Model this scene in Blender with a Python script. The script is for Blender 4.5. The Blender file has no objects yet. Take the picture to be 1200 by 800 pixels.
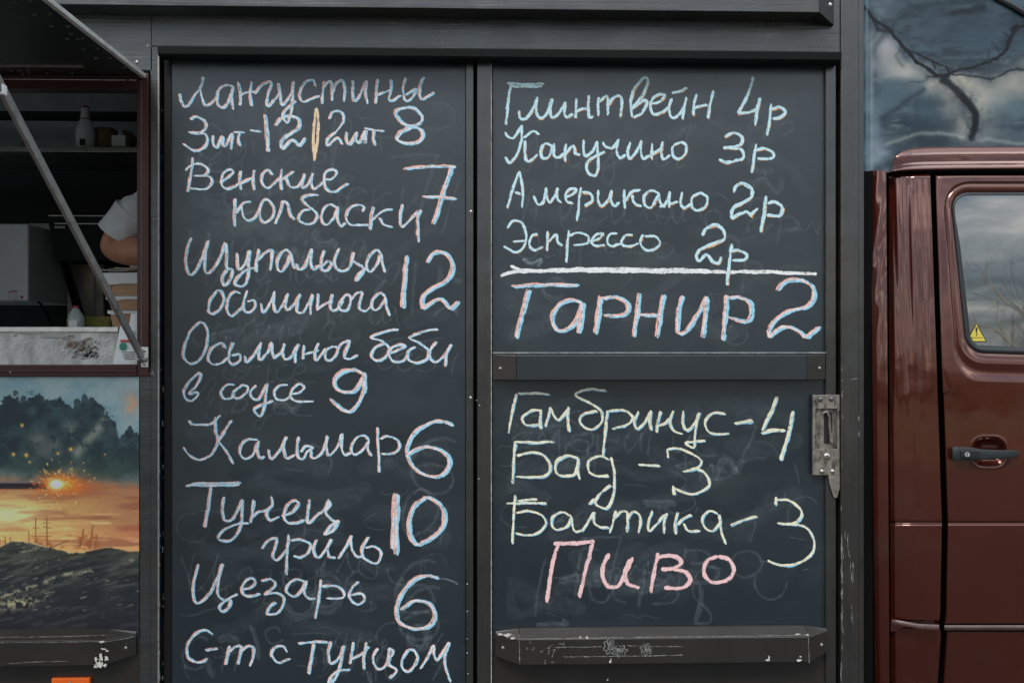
import bpy, bmesh, math, random
import numpy as np
from mathutils import Vector, Matrix
random.seed(7); rng = np.random.RandomState(7)
SC = bpy.context.scene
C = SC.collection
R = math.radians

# ------------------------------------------------------------------ camera
D = 2.567; ZC = 1.62; YAW = R(1.8); F = 1200*35/36.0
cam = bpy.data.cameras.new('camera'); camo = bpy.data.objects.new('camera', cam); C.objects.link(camo)
cam.lens = 35; cam.sensor_width = 36; cam.clip_start = 0.05; cam.clip_end = 2000
camo.location = (0, -D, ZC); camo.rotation_euler = (R(90), 0, -YAW)
SC.camera = camo
SC.render.resolution_x = 1024; SC.render.resolution_y = 682
# ------------------------------------------------------------------ world
SUN_EL, SUN_AZ = R(52), R(200)      # azimuth: direction the light comes from, clockwise from +Y
wd = bpy.data.worlds.new("World"); SC.world = wd; wd.use_nodes = True
nt = wd.node_tree; nt.nodes.clear()
def N(nt, t, **k):
    n = nt.nodes.new(t)
    for a, b in k.items():
        if a == 'inp':
            for i, v in b.items(): n.inputs[i].default_value = v
        else: setattr(n, a, b)
    return n
def ramp(nt, stops, fac=None):
    r = nt.nodes.new('ShaderNodeValToRGB'); e = r.color_ramp.elements
    while len(e) < len(stops): e.new(0.5)
    for el, (p, c) in zip(e, stops):
        el.position = p; el.color = tuple(c)+((1,) if len(c) == 3 else ())
    if fac is not None: nt.links.new(fac, r.inputs[0])
    return r
out = N(nt, 'ShaderNodeOutputWorld'); bg = N(nt, 'ShaderNodeBackground', inp={1: 0.11})
sky = N(nt, 'ShaderNodeTexSky', sky_type='NISHITA', sun_disc=False, sun_elevation=SUN_EL, sun_rotation=SUN_AZ, air_density=1.0, dust_density=2.0)
tc = N(nt, 'ShaderNodeTexCoord'); sp = N(nt, 'ShaderNodeSeparateXYZ'); nt.links.new(tc.outputs['Generated'], sp.inputs[0])
mx = N(nt, 'ShaderNodeMath', operation='MAXIMUM', inp={1: 0.0}); nt.links.new(sp.outputs[2], mx.inputs[0])
ad = N(nt, 'ShaderNodeMath', operation='ADD', inp={1: 0.16}); nt.links.new(mx.outputs[0], ad.inputs[0])
vd = []
for i in (0, 1):
    q = N(nt, 'ShaderNodeMath', operation='DIVIDE'); nt.links.new(sp.outputs[i], q.inputs[0]); nt.links.new(ad.outputs[0], q.inputs[1]); vd.append(q)
cb = N(nt, 'ShaderNodeCombineXYZ', inp={2: 1.7}); nt.links.new(vd[0].outputs[0], cb.inputs[0]); nt.links.new(vd[1].outputs[0], cb.inputs[1])
nz = N(nt, 'ShaderNodeTexNoise', inp={'Scale': 1.25, 'Detail': 9.0, 'Roughness': 0.55, 'Distortion': 0.35}); nt.links.new(cb.outputs[0], nz.inputs['Vector'])
cr = ramp(nt, [(0.38, (1.2, 1.7, 2.1)), (0.48, (2.6, 3.2, 3.6)), (0.56, (5.6, 5.8, 5.8)), (0.66, (13.0, 12.3, 11.0))], nz.outputs[0])
mixw = N(nt, 'ShaderNodeMix', data_type='RGBA', inp={0: 0.8}); nt.links.new(sky.outputs[0], mixw.inputs[6]); nt.links.new(cr.outputs[0], mixw.inputs[7])
el_ = N(nt, 'ShaderNodeMath', operation='MULTIPLY_ADD', inp={1: 1.7, 2: 0.50}); nt.links.new(mx.outputs[0], el_.inputs[0])
vm = N(nt, 'ShaderNodeVectorMath', operation='SCALE'); nt.links.new(mixw.outputs[2], vm.inputs[0]); nt.links.new(el_.outputs[0], vm.inputs['Scale'])
nt.links.new(vm.outputs[0], bg.inputs[0]); nt.links.new(bg.outputs[0], out.inputs[0])
# ------------------------------------------------------------------ sun
sl = bpy.data.lights.new('sun', 'SUN'); so = bpy.data.objects.new('sun', sl); C.objects.link(so)
sl.energy = 0.9; sl.angle = R(14); sl.color = (1, 0.97, 0.93)
sd = Vector((math.sin(SUN_AZ)*math.cos(SUN_EL), math.cos(SUN_AZ)*math.cos(SUN_EL), math.sin(SUN_EL)))
so.rotation_euler = sd.to_track_quat('Z', 'Y').to_euler(); so.location = (0, -6, 8)
SC.view_settings.view_transform = 'Standard'; SC.view_settings.look = 'None'; SC.view_settings.exposure = 0.85
SC.view_settings.gamma = 1
try:
    SC.cycles.transparent_max_bounces = 24; SC.cycles.max_bounces = 8
except Exception: pass

# ------------------------------------------------------------------ helpers
FW = Vector((math.sin(YAW), math.cos(YAW), 0)); RT = Vector((math.cos(YAW), -math.sin(YAW), 0)); UPV = Vector((0, 0, 1))
CP = Vector((0, -D, ZC))
def W(px, py, d=0.0):
    """point on the plane y=-d (d metres outside the truck's side) seen at photo pixel px,py"""
    r = FW + RT*((px-600)/F) + UPV*((400-py)/F)
    t = (D-d)/r.y
    return CP + r*t
def X(px, d=0.0, py=400): return W(px, py, d).x
def Z(py, d=0.0, px=600): return W(px, py, d).z
def lin(c):
    c = np.asarray(c, float)/255.0
    return np.where(c <= 0.04045, c/12.92, ((c+0.055)/1.055)**2.4)
def tag(o, label=None, cat=None, group=None, kind=None):
    if label: o['label'] = label
    if cat: o['category'] = cat
    if group: o['group'] = group
    if kind: o['kind'] = kind
    return o
def empty(name, loc, label, cat, group=None):
    o = bpy.data.objects.new(name, None); C.objects.link(o); o.location = loc
    o.empty_display_size = 0.1
    return tag(o, label, cat, group)
MW = {}
def setp(o, parent):
    if parent is not None:
        o.parent = parent
        # things carry translation/rotation only; children are written in world space
        o.matrix_parent_inverse = wm(parent).inverted()
def wm(o):
    m = Matrix.LocRotScale(o.location, o.rotation_euler, o.scale)
    if o.parent: m = wm(o.parent) @ o.matrix_parent_inverse @ m
    return m
def mesh_obj(name, verts, faces, mats, parent=None, smooth=False, midx=None, uvs=None, cols=None, label=None, bevel=0, kind=None):
    me = bpy.data.meshes.new(name)
    me.from_pydata([tuple(v) for v in verts], [], faces)
    if not isinstance(mats, (list, tuple)): mats = [mats]
    for m in mats: me.materials.append(m)
    if midx is not None: me.polygons.foreach_set('material_index', midx)
    if smooth: me.polygons.foreach_set('use_smooth', [True]*len(me.polygons))
    if uvs is not None:
        ul = me.uv_layers.new(name='UVMap'); fl = []
        for p in me.polygons:
            for vi in p.vertices: fl += list(uvs[vi])
        ul.data.foreach_set('uv', fl)
    if cols is not None:
        ca = me.color_attributes.new(name='Col', type='FLOAT_COLOR', domain='POINT')
        a = np.ones((len(verts), 4), np.float32); a[:, :3] = cols
        ca.data.foreach_set('color', a.ravel())
    me.update()
    o = bpy.data.objects.new(name, me); C.objects.link(o)
    if bevel:
        b = o.modifiers.new('bevel', 'BEVEL'); b.width = bevel; b.segments = 2; b.limit_method = 'ANGLE'; b.angle_limit = R(35)
    if label: o['label'] = label
    if kind: o['kind'] = kind
    setp(o, parent)
    return o
class MB:
    def __init__(s): s.v = []; s.f = []; s.m = []
    def add(s, vs, fs, mi=0):
        b = len(s.v); s.v += [Vector(v) for v in vs]; s.f += [tuple(b+i for i in f) for f in fs]; s.m += [mi]*len(fs); return s
    def box(s, x0, x1, y0, y1, z0, z1, mi=0):
        x0, x1 = sorted((x0, x1)); y0, y1 = sorted((y0, y1)); z0, z1 = sorted((z0, z1))
        return s.add([(x0,y0,z0),(x1,y0,z0),(x1,y1,z0),(x0,y1,z0),(x0,y0,z1),(x1,y0,z1),(x1,y1,z1),(x0,y1,z1)],
              [(0,3,2,1),(4,5,6,7),(0,1,5,4),(1,2,6,5),(2,3,7,6),(3,0,4,7)], mi)
    def pbox(s, p0, q0, p1, q1, d0, d1, mi=0):
        """box from photo px rectangle, front face at depth d0, back at d1"""
        mxp, myp = (p0+p1)/2, (q0+q1)/2
        mxp = min(max(mxp, 0), 1200); myp = min(max(myp, 0), 800)
        return s.box(X(p0, d0, myp), X(p1, d0, myp), -d0, -d1, Z(q0, d0, mxp), Z(q1, d0, mxp), mi)
    def cyl(s, a, b, r0, r1=None, n=12, mi=0, caps=True):
        a = Vector(a); b = Vector(b); r1 = r0 if r1 is None else r1
        ax = (b-a).normalized(); u = ax.orthogonal().normalized(); w = ax.cross(u)
        vs = []
        for c, r in ((a, r0), (b, r1)):
            for i in range(n):
                t = 2*math.pi*i/n; vs.append(c + (u*math.cos(t)+w*math.sin(t))*r)
        fs = [(i, (i+1) % n, n+(i+1) % n, n+i) for i in range(n)]
        if caps: fs += [tuple(range(n-1, -1, -1)), tuple(range(n, 2*n))]
        return s.add(vs, fs, mi)
    def lathe(s, c, prof, n=20, mi=0, sx=1, sy=1):
        c = Vector(c); vs = []; m = len(prof)
        for r, z in prof:
            for i in range(n):
                t = 2*math.pi*i/n; vs.append(c+Vector((r*sx*math.cos(t), r*sy*math.sin(t), z)))
        fs = [(j*n+i, j*n+(i+1) % n, (j+1)*n+(i+1) % n, (j+1)*n+i) for j in range(m-1) for i in range(n)]
        fs += [tuple(range(n-1, -1, -1)), tuple(range((m-1)*n, m*n))]
        return s.add(vs, fs, mi)
    def dome(s, c, r, h, axis=Vector((0,-1,0)), n=12, mi=0):
        """a low round head standing out along axis"""
        c = Vector(c); u = axis.orthogonal().normalized(); w = axis.cross(u)
        vs = []; rings = [(1, 0), (0.93, 0.45), (0.7, 0.8), (0.35, 0.97)]
        for rr, hh in rings:
            for i in range(n):
                t = 2*math.pi*i/n; vs.append(c+(u*math.cos(t)+w*math.sin(t))*r*rr+axis*h*hh)
        vs.append(c+axis*h)
        fs = [(j*n+i, j*n+(i+1) % n, (j+1)*n+(i+1) % n, (j+1)*n+i) for j in range(3) for i in range(n)]
        fs += [(3*n+i, 3*n+(i+1) % n, 4*n) for i in range(n)]
        return s.add(vs, fs, mi)
    def tube(s, pts, r, n=8, mi=0):
        pts = [Vector(p) for p in pts]; vs = []
        rr = r if isinstance(r, (list, tuple)) else [r]*len(pts)
        u = None
        for i, p in enumerate(pts):
            t = (pts[min(i+1, len(pts)-1)]-pts[max(i-1, 0)]).normalized()
            u = t.orthogonal().normalized() if u is None else (u-t*u.dot(t)).normalized()
            w = t.cross(u)
            for k in range(n):
                a = 2*math.pi*k/n; vs.append(p+(u*math.cos(a)+w*math.sin(a))*rr[i])
        fs = [(j*n+i, j*n+(i+1) % n, (j+1)*n+(i+1) % n, (j+1)*n+i) for j in range(len(pts)-1) for i in range(n)]
        fs += [tuple(range(n-1, -1, -1)), tuple(range((len(pts)-1)*n, len(pts)*n))]
        return s.add(vs, fs, mi)
    def build(s, name, mats, parent=None, smooth=False, bevel=0, label=None, kind=None):
        o = mesh_obj(name, s.v, s.f, mats, parent, False, s.m, None, None, label, bevel, kind)
        if smooth:
            me = o.data
            me.polygons.foreach_set('use_smooth', [True]*len(me.polygons))
            bm = bmesh.new(); bm.from_mesh(me)
            for e in bm.edges:
                if len(e.link_faces) == 2 and e.calc_face_angle(0) > R(40): e.smooth = False
            bm.to_mesh(me); bm.free()
        return o
def crom(pts, step=1.4):
    """Catmull-Rom through px points, resampled"""
    P = [np.array(p, float) for p in pts]
    if len(P) == 2: P = [P[0], (P[0]+P[1])/2, P[1]]
    Q = [2*P[0]-P[1]]+P+[2*P[-1]-P[-2]]; o = []
    for i in range(1, len(Q)-2):
        n = max(2, int(np.linalg.norm(Q[i+1]-Q[i])/step))
        for k in range(n):
            t = k/n; a, b, c, d = Q[i-1], Q[i], Q[i+1], Q[i+2]
            o.append(0.5*((2*b)+(-a+c)*t+(2*a-5*b+4*c-d)*t*t+(-a+3*b-3*c+d)*t**3))
    o.append(P[-1]); return np.array(o)

# ------------------------------------------------------------------ materials
def mat(name, col, rough=0.5, metal=0.0, spec=0.5, bump=0.0, bscale=(60, 60, 60), var=0.0, vscale=(8, 8, 8), coat=0.0, dirt=None,
        chips=None, ior=1.5, croughness=0.03, orange=0.0, dusty=0.0, rvar=0.0):
    m = bpy.data.materials.new(name); m.use_nodes = True; t = m.node_tree; t.nodes.clear()
    L = t.links.new
    o = N(t, 'ShaderNodeOutputMaterial'); b = N(t, 'ShaderNodeBsdfPrincipled'); L(b.outputs[0], o.inputs[0])
    b.inputs['Roughness'].default_value = rough; b.inputs['Metallic'].default_value = metal
    b.inputs['Specular IOR Level'].default_value = spec; b.inputs['IOR'].default_value = ior
    b.inputs['Coat Weight'].default_value = coat; b.inputs['Coat Roughness'].default_value = croughness; b.inputs['Coat IOR'].default_value = 1.75
    g = N(t, 'ShaderNodeNewGeometry')
    def noise(sc, detail=4, rgh=0.55, dist=0.0):
        mp = N(t, 'ShaderNodeMapping'); mp.inputs['Scale'].default_value = sc; L(g.outputs['Position'], mp.inputs[0])
        n = N(t, 'ShaderNodeTexNoise', inp={'Scale': 1.0, 'Detail': detail, 'Roughness': rgh, 'Distortion': dist}); L(mp.outputs[0], n.inputs['Vector']); return n
    cur = None
    if var > 0:
        n = noise(vscale, 6, 0.6)
        c0 = [max(0, x*(1-var)) for x in col]; c1 = [x*(1+var) for x in col]
        r = ramp(t, [(0.3, c0), (0.7, c1)], n.outputs[0]); cur = r.outputs[0]
    else:
        rgb = N(t, 'ShaderNodeRGB'); rgb.outputs[0].default_value = (*col, 1); cur = rgb.outputs[0]
    def over(cur, fac, colr):
        mm = N(t, 'ShaderNodeMix', data_type='RGBA'); L(fac, mm.inputs[0]); L(cur, mm.inputs[6]); mm.inputs[7].default_value = (*colr, 1); return mm.outputs[2]
    if dirt:      # (colour, scale, lo, hi)
        n = noise(dirt[1], 7, 0.65, 0.4); r = ramp(t, [(dirt[2], (0,0,0)), (dirt[3], (1,1,1))], n.outputs[0]); cur = over(cur, r.outputs[0], dirt[0])
    if dusty > 0:   # fine pale speckle
        n = noise((700, 700, 700), 3, 0.7); r = ramp(t, [(0.62, (0,0,0)), (0.85, (dusty,)*3)], n.outputs[0]); cur = over(cur, r.outputs[0], (0.45, 0.48, 0.5))
    if chips:     # (colour, scale, thr)
        n = noise(chips[1], 5, 0.7); r = ramp(t, [(chips[2], (0,0,0)), (chips[2]+0.02, (1,1,1))], n.outputs[0]); cur = over(cur, r.outputs[0], chips[0])
    L(cur, b.inputs['Base Color'])
    if rvar > 0:
        n = noise((5, 5, 5), 5, 0.6, 0.5); r = N(t, 'ShaderNodeMapRange', inp={1: 0.3, 2: 0.7, 3: max(0, rough-rvar), 4: rough+rvar}); L(n.outputs[0], r.inputs[0]); L(r.outputs[0], b.inputs['Roughness'])
    if bump > 0:
        n = noise(bscale, 4, 0.6); bp = N(t, 'ShaderNodeBump', inp={'Strength': 1.0, 'Distance': bump}); L(n.outputs[0], bp.inputs['Height']); last = bp
        if orange > 0:
            n2 = noise((7, 7, 7), 2, 0.5); bp2 = N(t, 'ShaderNodeBump', inp={'Strength': 1.0, 'Distance': orange}); L(n2.outputs[0], bp2.inputs['Height']); L(bp.outputs[0], bp2.inputs['Normal']); last = bp2
        L(last.outputs[0], b.inputs['Normal'])
        if coat: L(last.outputs[0], b.inputs['Coat Normal'])
    return m
M = {}
M['paint'] = mat('dark_painted_steel', (0.018, 0.020, 0.022), 0.30, spec=1.0, ior=1.6, bump=0.0007, bscale=(5, 60, 190), var=0.4, vscale=(2.2, 20, 60), orange=0.004, dirt=((0.030, 0.024, 0.019), (3, 3, 9), 0.50, 0.72),
                 chips=((0.30, 0.29, 0.27), (45, 45, 45), 0.80), rvar=0.08)
M['post'] = mat('brushed_post_paint', (0.015, 0.014, 0.0125), 0.30, spec=1.0, ior=1.6, bump=0.0005, bscale=(200, 60, 6), var=0.45, vscale=(60, 20, 2.0), orange=0.003, dirt=((0.030, 0.024, 0.019), (9, 9, 3), 0.50, 0.72),
                chips=((0.45, 0.44, 0.42), (70, 70, 26), 0.775), rvar=0.08)
M['brown'] = mat('brown_black_door_paint', (0.018, 0.015, 0.013), 0.36, spec=0.8, orange=0.003, bump=0.0003, bscale=(60, 60, 60), var=0.25, vscale=(5, 5, 3),
                 chips=((0.35, 0.33, 0.30), (60, 60, 60), 0.82), rvar=0.07)
M['black'] = mat('black_rubber', (0.004, 0.004, 0.004), 0.8, spec=0.08)
M['lip'] = mat('black_lip_paint', (0.007, 0.007, 0.007), 0.55, spec=0.25, bump=0.0002, bscale=(50, 50, 50))
M['board'] = mat('chalkboard_paint', (0.008, 0.0172, 0.0255), 0.34, spec=0.8, ior=1.6, bump=0.0004, bscale=(14, 14, 14), var=0.22, vscale=(3.5, 3.5, 5),
                 dirt=((0.028, 0.040, 0.047), (4, 4, 7), 0.50, 0.84), dusty=0.07, rvar=0.06)
M['boardl'] = mat('chalkboard_rail_paint', (0.016, 0.023, 0.028), 0.36, spec=0.7, bump=0.0004, bscale=(14, 14, 14), var=0.22, vscale=(3.5, 3.5, 9), dusty=0.05)
M['wear_highlight'] = mat('worn_highlight_edge', (0.26, 0.27, 0.27), 0.5, var=0.5, vscale=(60, 60, 60))  # pale edge tone; on the door rail it is a painted highlight
M['maroon'] = mat('maroon_frame_paint', (0.060, 0.018, 0.016), 0.35, spec=0.5, bump=0.0003, bscale=(60, 60, 60), var=0.3, vscale=(6, 6, 6))
M['cab'] = mat('brown_red_car_paint', (0.050, 0.0085, 0.0045), 0.08, spec=0.9, dirt=((0.050, 0.034, 0.026), (2.5, 2.5, 5), 0.52, 0.95), bump=0.00006, bscale=(160, 160, 160), var=0.12, vscale=(3, 3, 3),
               coat=0.45, croughness=0.03, orange=0.0022, chips=((0.30, 0.22, 0.2), (55, 55, 55), 0.83))
_b = [n for n in M['cab'].node_tree.nodes if n.type == 'BSDF_PRINCIPLED'][0]; _b.inputs['Specular Tint'].default_value = (1.0, 0.62, 0.54, 1); _b.inputs['IOR'].default_value = 1.7; _b.inputs['Coat IOR'].default_value = 1.5
M['steel'] = mat('brushed_stainless', (0.42, 0.43, 0.42), 0.38, metal=0.85, bump=0.0004, bscale=(12, 12, 200), var=0.3, vscale=(9, 9, 14), rvar=0.1)
M['splash'] = mat('smeared_steel_apron', (0.60, 0.59, 0.56), 0.5, metal=0.25, bump=0.0006, bscale=(30, 20, 14), var=0.45, vscale=(26, 10, 9))
M['alu'] = mat('grey_aluminium', (0.36, 0.34, 0.32), 0.45, metal=0.6, bump=0.0002, bscale=(90, 90, 90), var=0.2, vscale=(30, 30, 30),
               dirt=((0.16, 0.12, 0.10), (40, 40, 40), 0.52, 0.75))
M['alul'] = mat('pale_aluminium_edge', (0.85, 0.83, 0.77), 0.45, metal=0.4, var=0.2, vscale=(30, 30, 30))
M['latch'] = mat('worn_zinc_plate', (0.25, 0.225, 0.19), 0.5, metal=0.4, bump=0.0006, bscale=(110, 110, 110), var=0.35, vscale=(50, 50, 50),
                 dirt=((0.035, 0.032, 0.028), (70, 70, 45), 0.48, 0.68))
M['bolt'] = mat('bright_bolt', (0.55, 0.53, 0.50), 0.3, metal=0.9, var=0.2, vscale=(90, 90, 90))
M['boltd'] = mat('dark_bolt', (0.16, 0.16, 0.17), 0.4, metal=0.6)
M['flap'] = mat('dark_flap_lining', (0.012, 0.012, 0.012), 0.32, spec=0.5, bump=0.0006, bscale=(9, 9, 9), dirt=((0.040, 0.014, 0.010), (5, 5, 5), 0.5, 0.7))
M['plastic'] = mat('dark_grey_plastic', (0.020, 0.024, 0.027), 0.5, spec=0.5, bump=0.00015, bscale=(400, 400, 400))
M['white'] = mat('white_enamel', (0.82, 0.84, 0.83), 0.35, var=0.06, vscale=(8, 8, 8))
M['bottle'] = mat('white_plastic', (0.82, 0.85, 0.85), 0.4, var=0.05, vscale=(30, 30, 30))
M['red'] = mat('red_plastic', (0.45, 0.02, 0.03), 0.4)
M['clearish'] = mat('milky_plastic', (0.42, 0.48, 0.46), 0.25, spec=0.5)
M['sponge'] = mat('olive_tub', (0.20, 0.19, 0.03), 0.7, var=0.2, vscale=(60, 60, 60))
M['tan'] = mat('tan_tub', (0.23, 0.17, 0.10), 0.6, var=0.1, vscale=(30, 30, 30))
M['kraft'] = mat('kraft_board', (0.55, 0.33, 0.19), 0.8, var=0.1, vscale=(40, 40, 90))
M['card'] = mat('white_card', (0.84, 0.84, 0.82), 0.75, var=0.06, vscale=(50, 50, 50))
M['paper'] = mat('white_paper', (0.85, 0.86, 0.85), 0.7, bump=0.001, bscale=(40, 40, 40))
M['green'] = mat('green_print', (0.03, 0.26, 0.18), 0.6)
M['redp'] = mat('red_print', (0.55, 0.06, 0.05), 0.6)
M['hood'] = mat('black_hood_enamel', (0.004, 0.005, 0.005), 0.5, spec=0.2)
M['wallin'] = mat('interior_sheet', (0.50, 0.57, 0.58), 0.45, metal=0.1, var=0.3, vscale=(4, 4, 4), rvar=0.1)
M['plaster'] = mat('soiled_back_panel', (0.50, 0.44, 0.37), 0.6, var=0.35, vscale=(14, 14, 9))
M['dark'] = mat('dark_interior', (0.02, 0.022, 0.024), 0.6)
M['skin'] = mat('skin', (0.62, 0.29, 0.18), 0.5, var=0.1, vscale=(30, 30, 30), bump=0.0005, bscale=(120, 120, 120))
M['shirt'] = mat('white_cotton', (0.84, 0.87, 0.90), 0.85, bump=0.010, bscale=(14, 14, 24), var=0.06, vscale=(20, 20, 20))
M['trouser'] = mat('dark_cotton', (0.03, 0.03, 0.035), 0.9)
M['hair'] = mat('dark_hair', (0.02, 0.014, 0.010), 0.6, bump=0.003, bscale=(200, 200, 40))
M['orange'] = mat('orange_lens', (0.80, 0.13, 0.01), 0.35, bump=0.0006, bscale=(200, 200, 3))
M['yellow'] = mat('yellow_vinyl', (0.62, 0.50, 0.07), 0.5, var=0.1, vscale=(200, 200, 200))
M['ink'] = mat('black_ink', (0.012, 0.012, 0.014), 0.5)
M['chip'] = mat('pale_primer', (0.62, 0.60, 0.54), 0.7, var=0.15, vscale=(200, 200, 200))
M['trim'] = mat('rubbing_strip', (0.12, 0.075, 0.07), 0.4, var=0.2, vscale=(40, 40, 40), spec=0.6)
M['asphalt'] = mat('asphalt', (0.036, 0.035, 0.034), 0.9, bump=0.01, bscale=(60, 60, 60), var=0.3, vscale=(3, 3, 3))
M['grass'] = mat('dry_verge', (0.09, 0.085, 0.045), 0.95, var=0.3, vscale=(2, 2, 2))
M['bark'] = mat('pale_bark', (0.50, 0.42, 0.32), 0.9, var=0.3, vscale=(6, 6, 2))
M['shrub'] = mat('winter_twigs', (0.13, 0.10, 0.065), 0.9, var=0.3, vscale=(2, 2, 2))
def glass_mat():
    m = bpy.data.materials.new('tinted_window_glass'); m.use_nodes = True; t = m.node_tree; b = t.nodes['Principled BSDF']
    b.inputs['Base Color'].default_value = (0.010, 0.012, 0.013, 1); b.inputs['Roughness'].default_value = 0.02
    b.inputs['IOR'].default_value = 2.2; b.inputs['Specular IOR Level'].default_value = 1.0
    b.inputs['Coat Weight'].default_value = 1.0; b.inputs['Coat Roughness'].default_value = 0.01; b.inputs['Coat IOR'].default_value = 1.7
    g = N(t, 'ShaderNodeNewGeometry'); n = N(t, 'ShaderNodeTexNoise', inp={'Scale': 5.0, 'Detail': 1.0}); t.links.new(g.outputs['Position'], n.inputs['Vector'])
    bp = N(t, 'ShaderNodeBump', inp={'Strength': 1.0, 'Distance': 0.0008}); t.links.new(n.outputs[0], bp.inputs['Height'])
    t.links.new(bp.outputs[0], b.inputs['Normal']); t.links.new(bp.outputs[0], b.inputs['Coat Normal'])
    return m
M['glass'] = glass_mat()
def print_mat(name, rough, coat, bump=0.0, cr=0.05):
    m = bpy.data.materials.new(name); m.use_nodes = True; t = m.node_tree; b = t.nodes['Principled BSDF']
    a = N(t, 'ShaderNodeVertexColor', layer_name='Col'); t.links.new(a.outputs[0], b.inputs['Base Color'])
    b.inputs['Roughness'].default_value = rough; b.inputs['Coat Weight'].default_value = coat; b.inputs['Coat Roughness'].default_value = cr
    if bump:
        g = N(t, 'ShaderNodeNewGeometry'); n = N(t, 'ShaderNodeTexNoise', inp={'Scale': 6.0, 'Detail': 2.0}); t.links.new(g.outputs['Position'], n.inputs['Vector'])
        bp = N(t, 'ShaderNodeBump', inp={'Strength': 1.0, 'Distance': bump}); t.links.new(n.outputs[0], bp.inputs['Height']); t.links.new(bp.outputs[0], b.inputs['Normal']); t.links.new(bp.outputs[0], b.inputs['Coat Normal'])
    return m
M['mural'] = print_mat('printed_vinyl_mural', 0.45, 0.15)
M['fairing'] = print_mat('painted_reflection_fairing', 0.5, 0.03, 0.001)  # base colour carries a painted reflection of clouds and bare tree
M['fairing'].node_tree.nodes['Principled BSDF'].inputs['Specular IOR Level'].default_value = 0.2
def chalk_mat(name, col, dens=0.5, soft=0.10, emph=1.0):
    m = bpy.data.materials.new(name); m.use_nodes = True; t = m.node_tree; t.nodes.clear(); L = t.links.new
    o = N(t, 'ShaderNodeOutputMaterial'); b = N(t, 'ShaderNodeBsdfPrincipled'); tr = N(t, 'ShaderNodeBsdfTransparent'); mx = N(t, 'ShaderNodeMixShader')
    b.inputs['Base Color'].default_value = (*col, 1); b.inputs['Roughness'].default_value = 1.0; b.inputs['Specular IOR Level'].default_value = 0.05
    uv = N(t, 'ShaderNodeUVMap', uv_map='UVMap'); sp = N(t, 'ShaderNodeSeparateXYZ'); L(uv.outputs[0], sp.inputs[0])
    g = N(t, 'ShaderNodeNewGeometry')
    n1 = N(t, 'ShaderNodeTexNoise', inp={'Scale': 360.0, 'Detail': 4.0, 'Roughness': 0.8}); L(g.outputs['Position'], n1.inputs['Vector'])
    mp = N(t, 'ShaderNodeMapping'); mp.inputs['Scale'].default_value = (0.06, 3.6, 1); L(uv.outputs[0], mp.inputs[0])
    n2 = N(t, 'ShaderNodeTexNoise', inp={'Scale': 1.0, 'Detail': 3.0, 'Roughness': 0.6}); L(mp.outputs[0], n2.inputs['Vector'])
    av = N(t, 'ShaderNodeMath', operation='ADD'); L(n1.outputs[0], av.inputs[0]); L(n2.outputs[0], av.inputs[1])
    # edge falloff: v in 0..1
    s1 = N(t, 'ShaderNodeMath', operation='SUBTRACT', inp={1: 0.5}); L(sp.outputs[1], s1.inputs[0])
    s2 = N(t, 'ShaderNodeMath', operation='ABSOLUTE'); L(s1.outputs[0], s2.inputs[0])
    s3 = N(t, 'ShaderNodeMath', operation='POWER', inp={1: 3.0}); L(s2.outputs[0], s3.inputs[0])
    s4 = N(t, 'ShaderNodeMath', operation='MULTIPLY', inp={1: -2.2}); L(s3.outputs[0], s4.inputs[0])
    s5 = N(t, 'ShaderNodeMath', operation='ADD'); n3 = N(t, 'ShaderNodeTexNoise', inp={'Scale': 75.0, 'Detail': 1.0}); L(g.outputs['Position'], n3.inputs['Vector'])
    n4 = N(t, 'ShaderNodeMath', operation='MULTIPLY_ADD', inp={1: 0.5, 2: -0.235}); L(n3.outputs[0], n4.inputs[0]); n5 = N(t, 'ShaderNodeMath', operation='ADD'); L(av.outputs[0], n5.inputs[0]); L(n4.outputs[0], n5.inputs[1])
    L(n5.outputs[0], s5.inputs[0]); L(s4.outputs[0], s5.inputs[1])
    mr = N(t, 'ShaderNodeMapRange', inp={1: 1.28-dens-soft, 2: 1.28-dens+soft, 3: 0.0, 4: emph}); L(s5.outputs[0], mr.inputs[0])
    L(mr.outputs[0], mx.inputs[0]); L(tr.outputs[0], mx.inputs[1]); L(b.outputs[0], mx.inputs[2]); L(mx.outputs[0], o.inputs[0])
    return m
CH = {'blue': chalk_mat('blue_chalk', (0.34, 0.66, 0.84), 0.47), 'pink': chalk_mat('pink_chalk', (0.86, 0.50, 0.43), 0.43),
      'pale': chalk_mat('pale_chalk', (0.78, 0.78, 0.80), 0.36), 'orange': chalk_mat('orange_chalk', (0.86, 0.48, 0.22), 0.38),
      'yellow': chalk_mat('yellow_chalk', (0.86, 0.81, 0.62), 0.42), 'rose': chalk_mat('rose_chalk', (0.88, 0.58, 0.58), 0.48),
      'ice': chalk_mat('ice_blue_chalk', (0.58, 0.80, 0.87), 0.46),
      'white': chalk_mat('white_chalk', (0.85, 0.85, 0.85), 0.45), 'tanc': chalk_mat('tan_chalk', (0.86, 0.66, 0.45), 0.42),
      'ghost': chalk_mat('rubbed_out_chalk', (0.30, 0.36, 0.39), 0.33, 0.25, 0.15),
      'wipe': chalk_mat('wiped_chalk_dust', (0.26, 0.32, 0.35), 0.30, 0.30, 0.085),
      'smear': chalk_mat('chalk_smear', (0.40, 0.52, 0.56), 0.30, 0.28, 0.5), 'scratch': chalk_mat('pale_scratch', (0.38, 0.39, 0.38), 0.33, 0.16, 0.62),
      'soot': chalk_mat('soot_streak', (0.03, 0.028, 0.026), 0.34, 0.2, 0.85), 'grease': chalk_mat('grease_streak', (0.27, 0.19, 0.13), 0.32, 0.25, 0.5), 'scuff': chalk_mat('pale_wipe_streak', (0.85, 0.85, 0.84), 0.30, 0.25, 0.45)}
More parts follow.
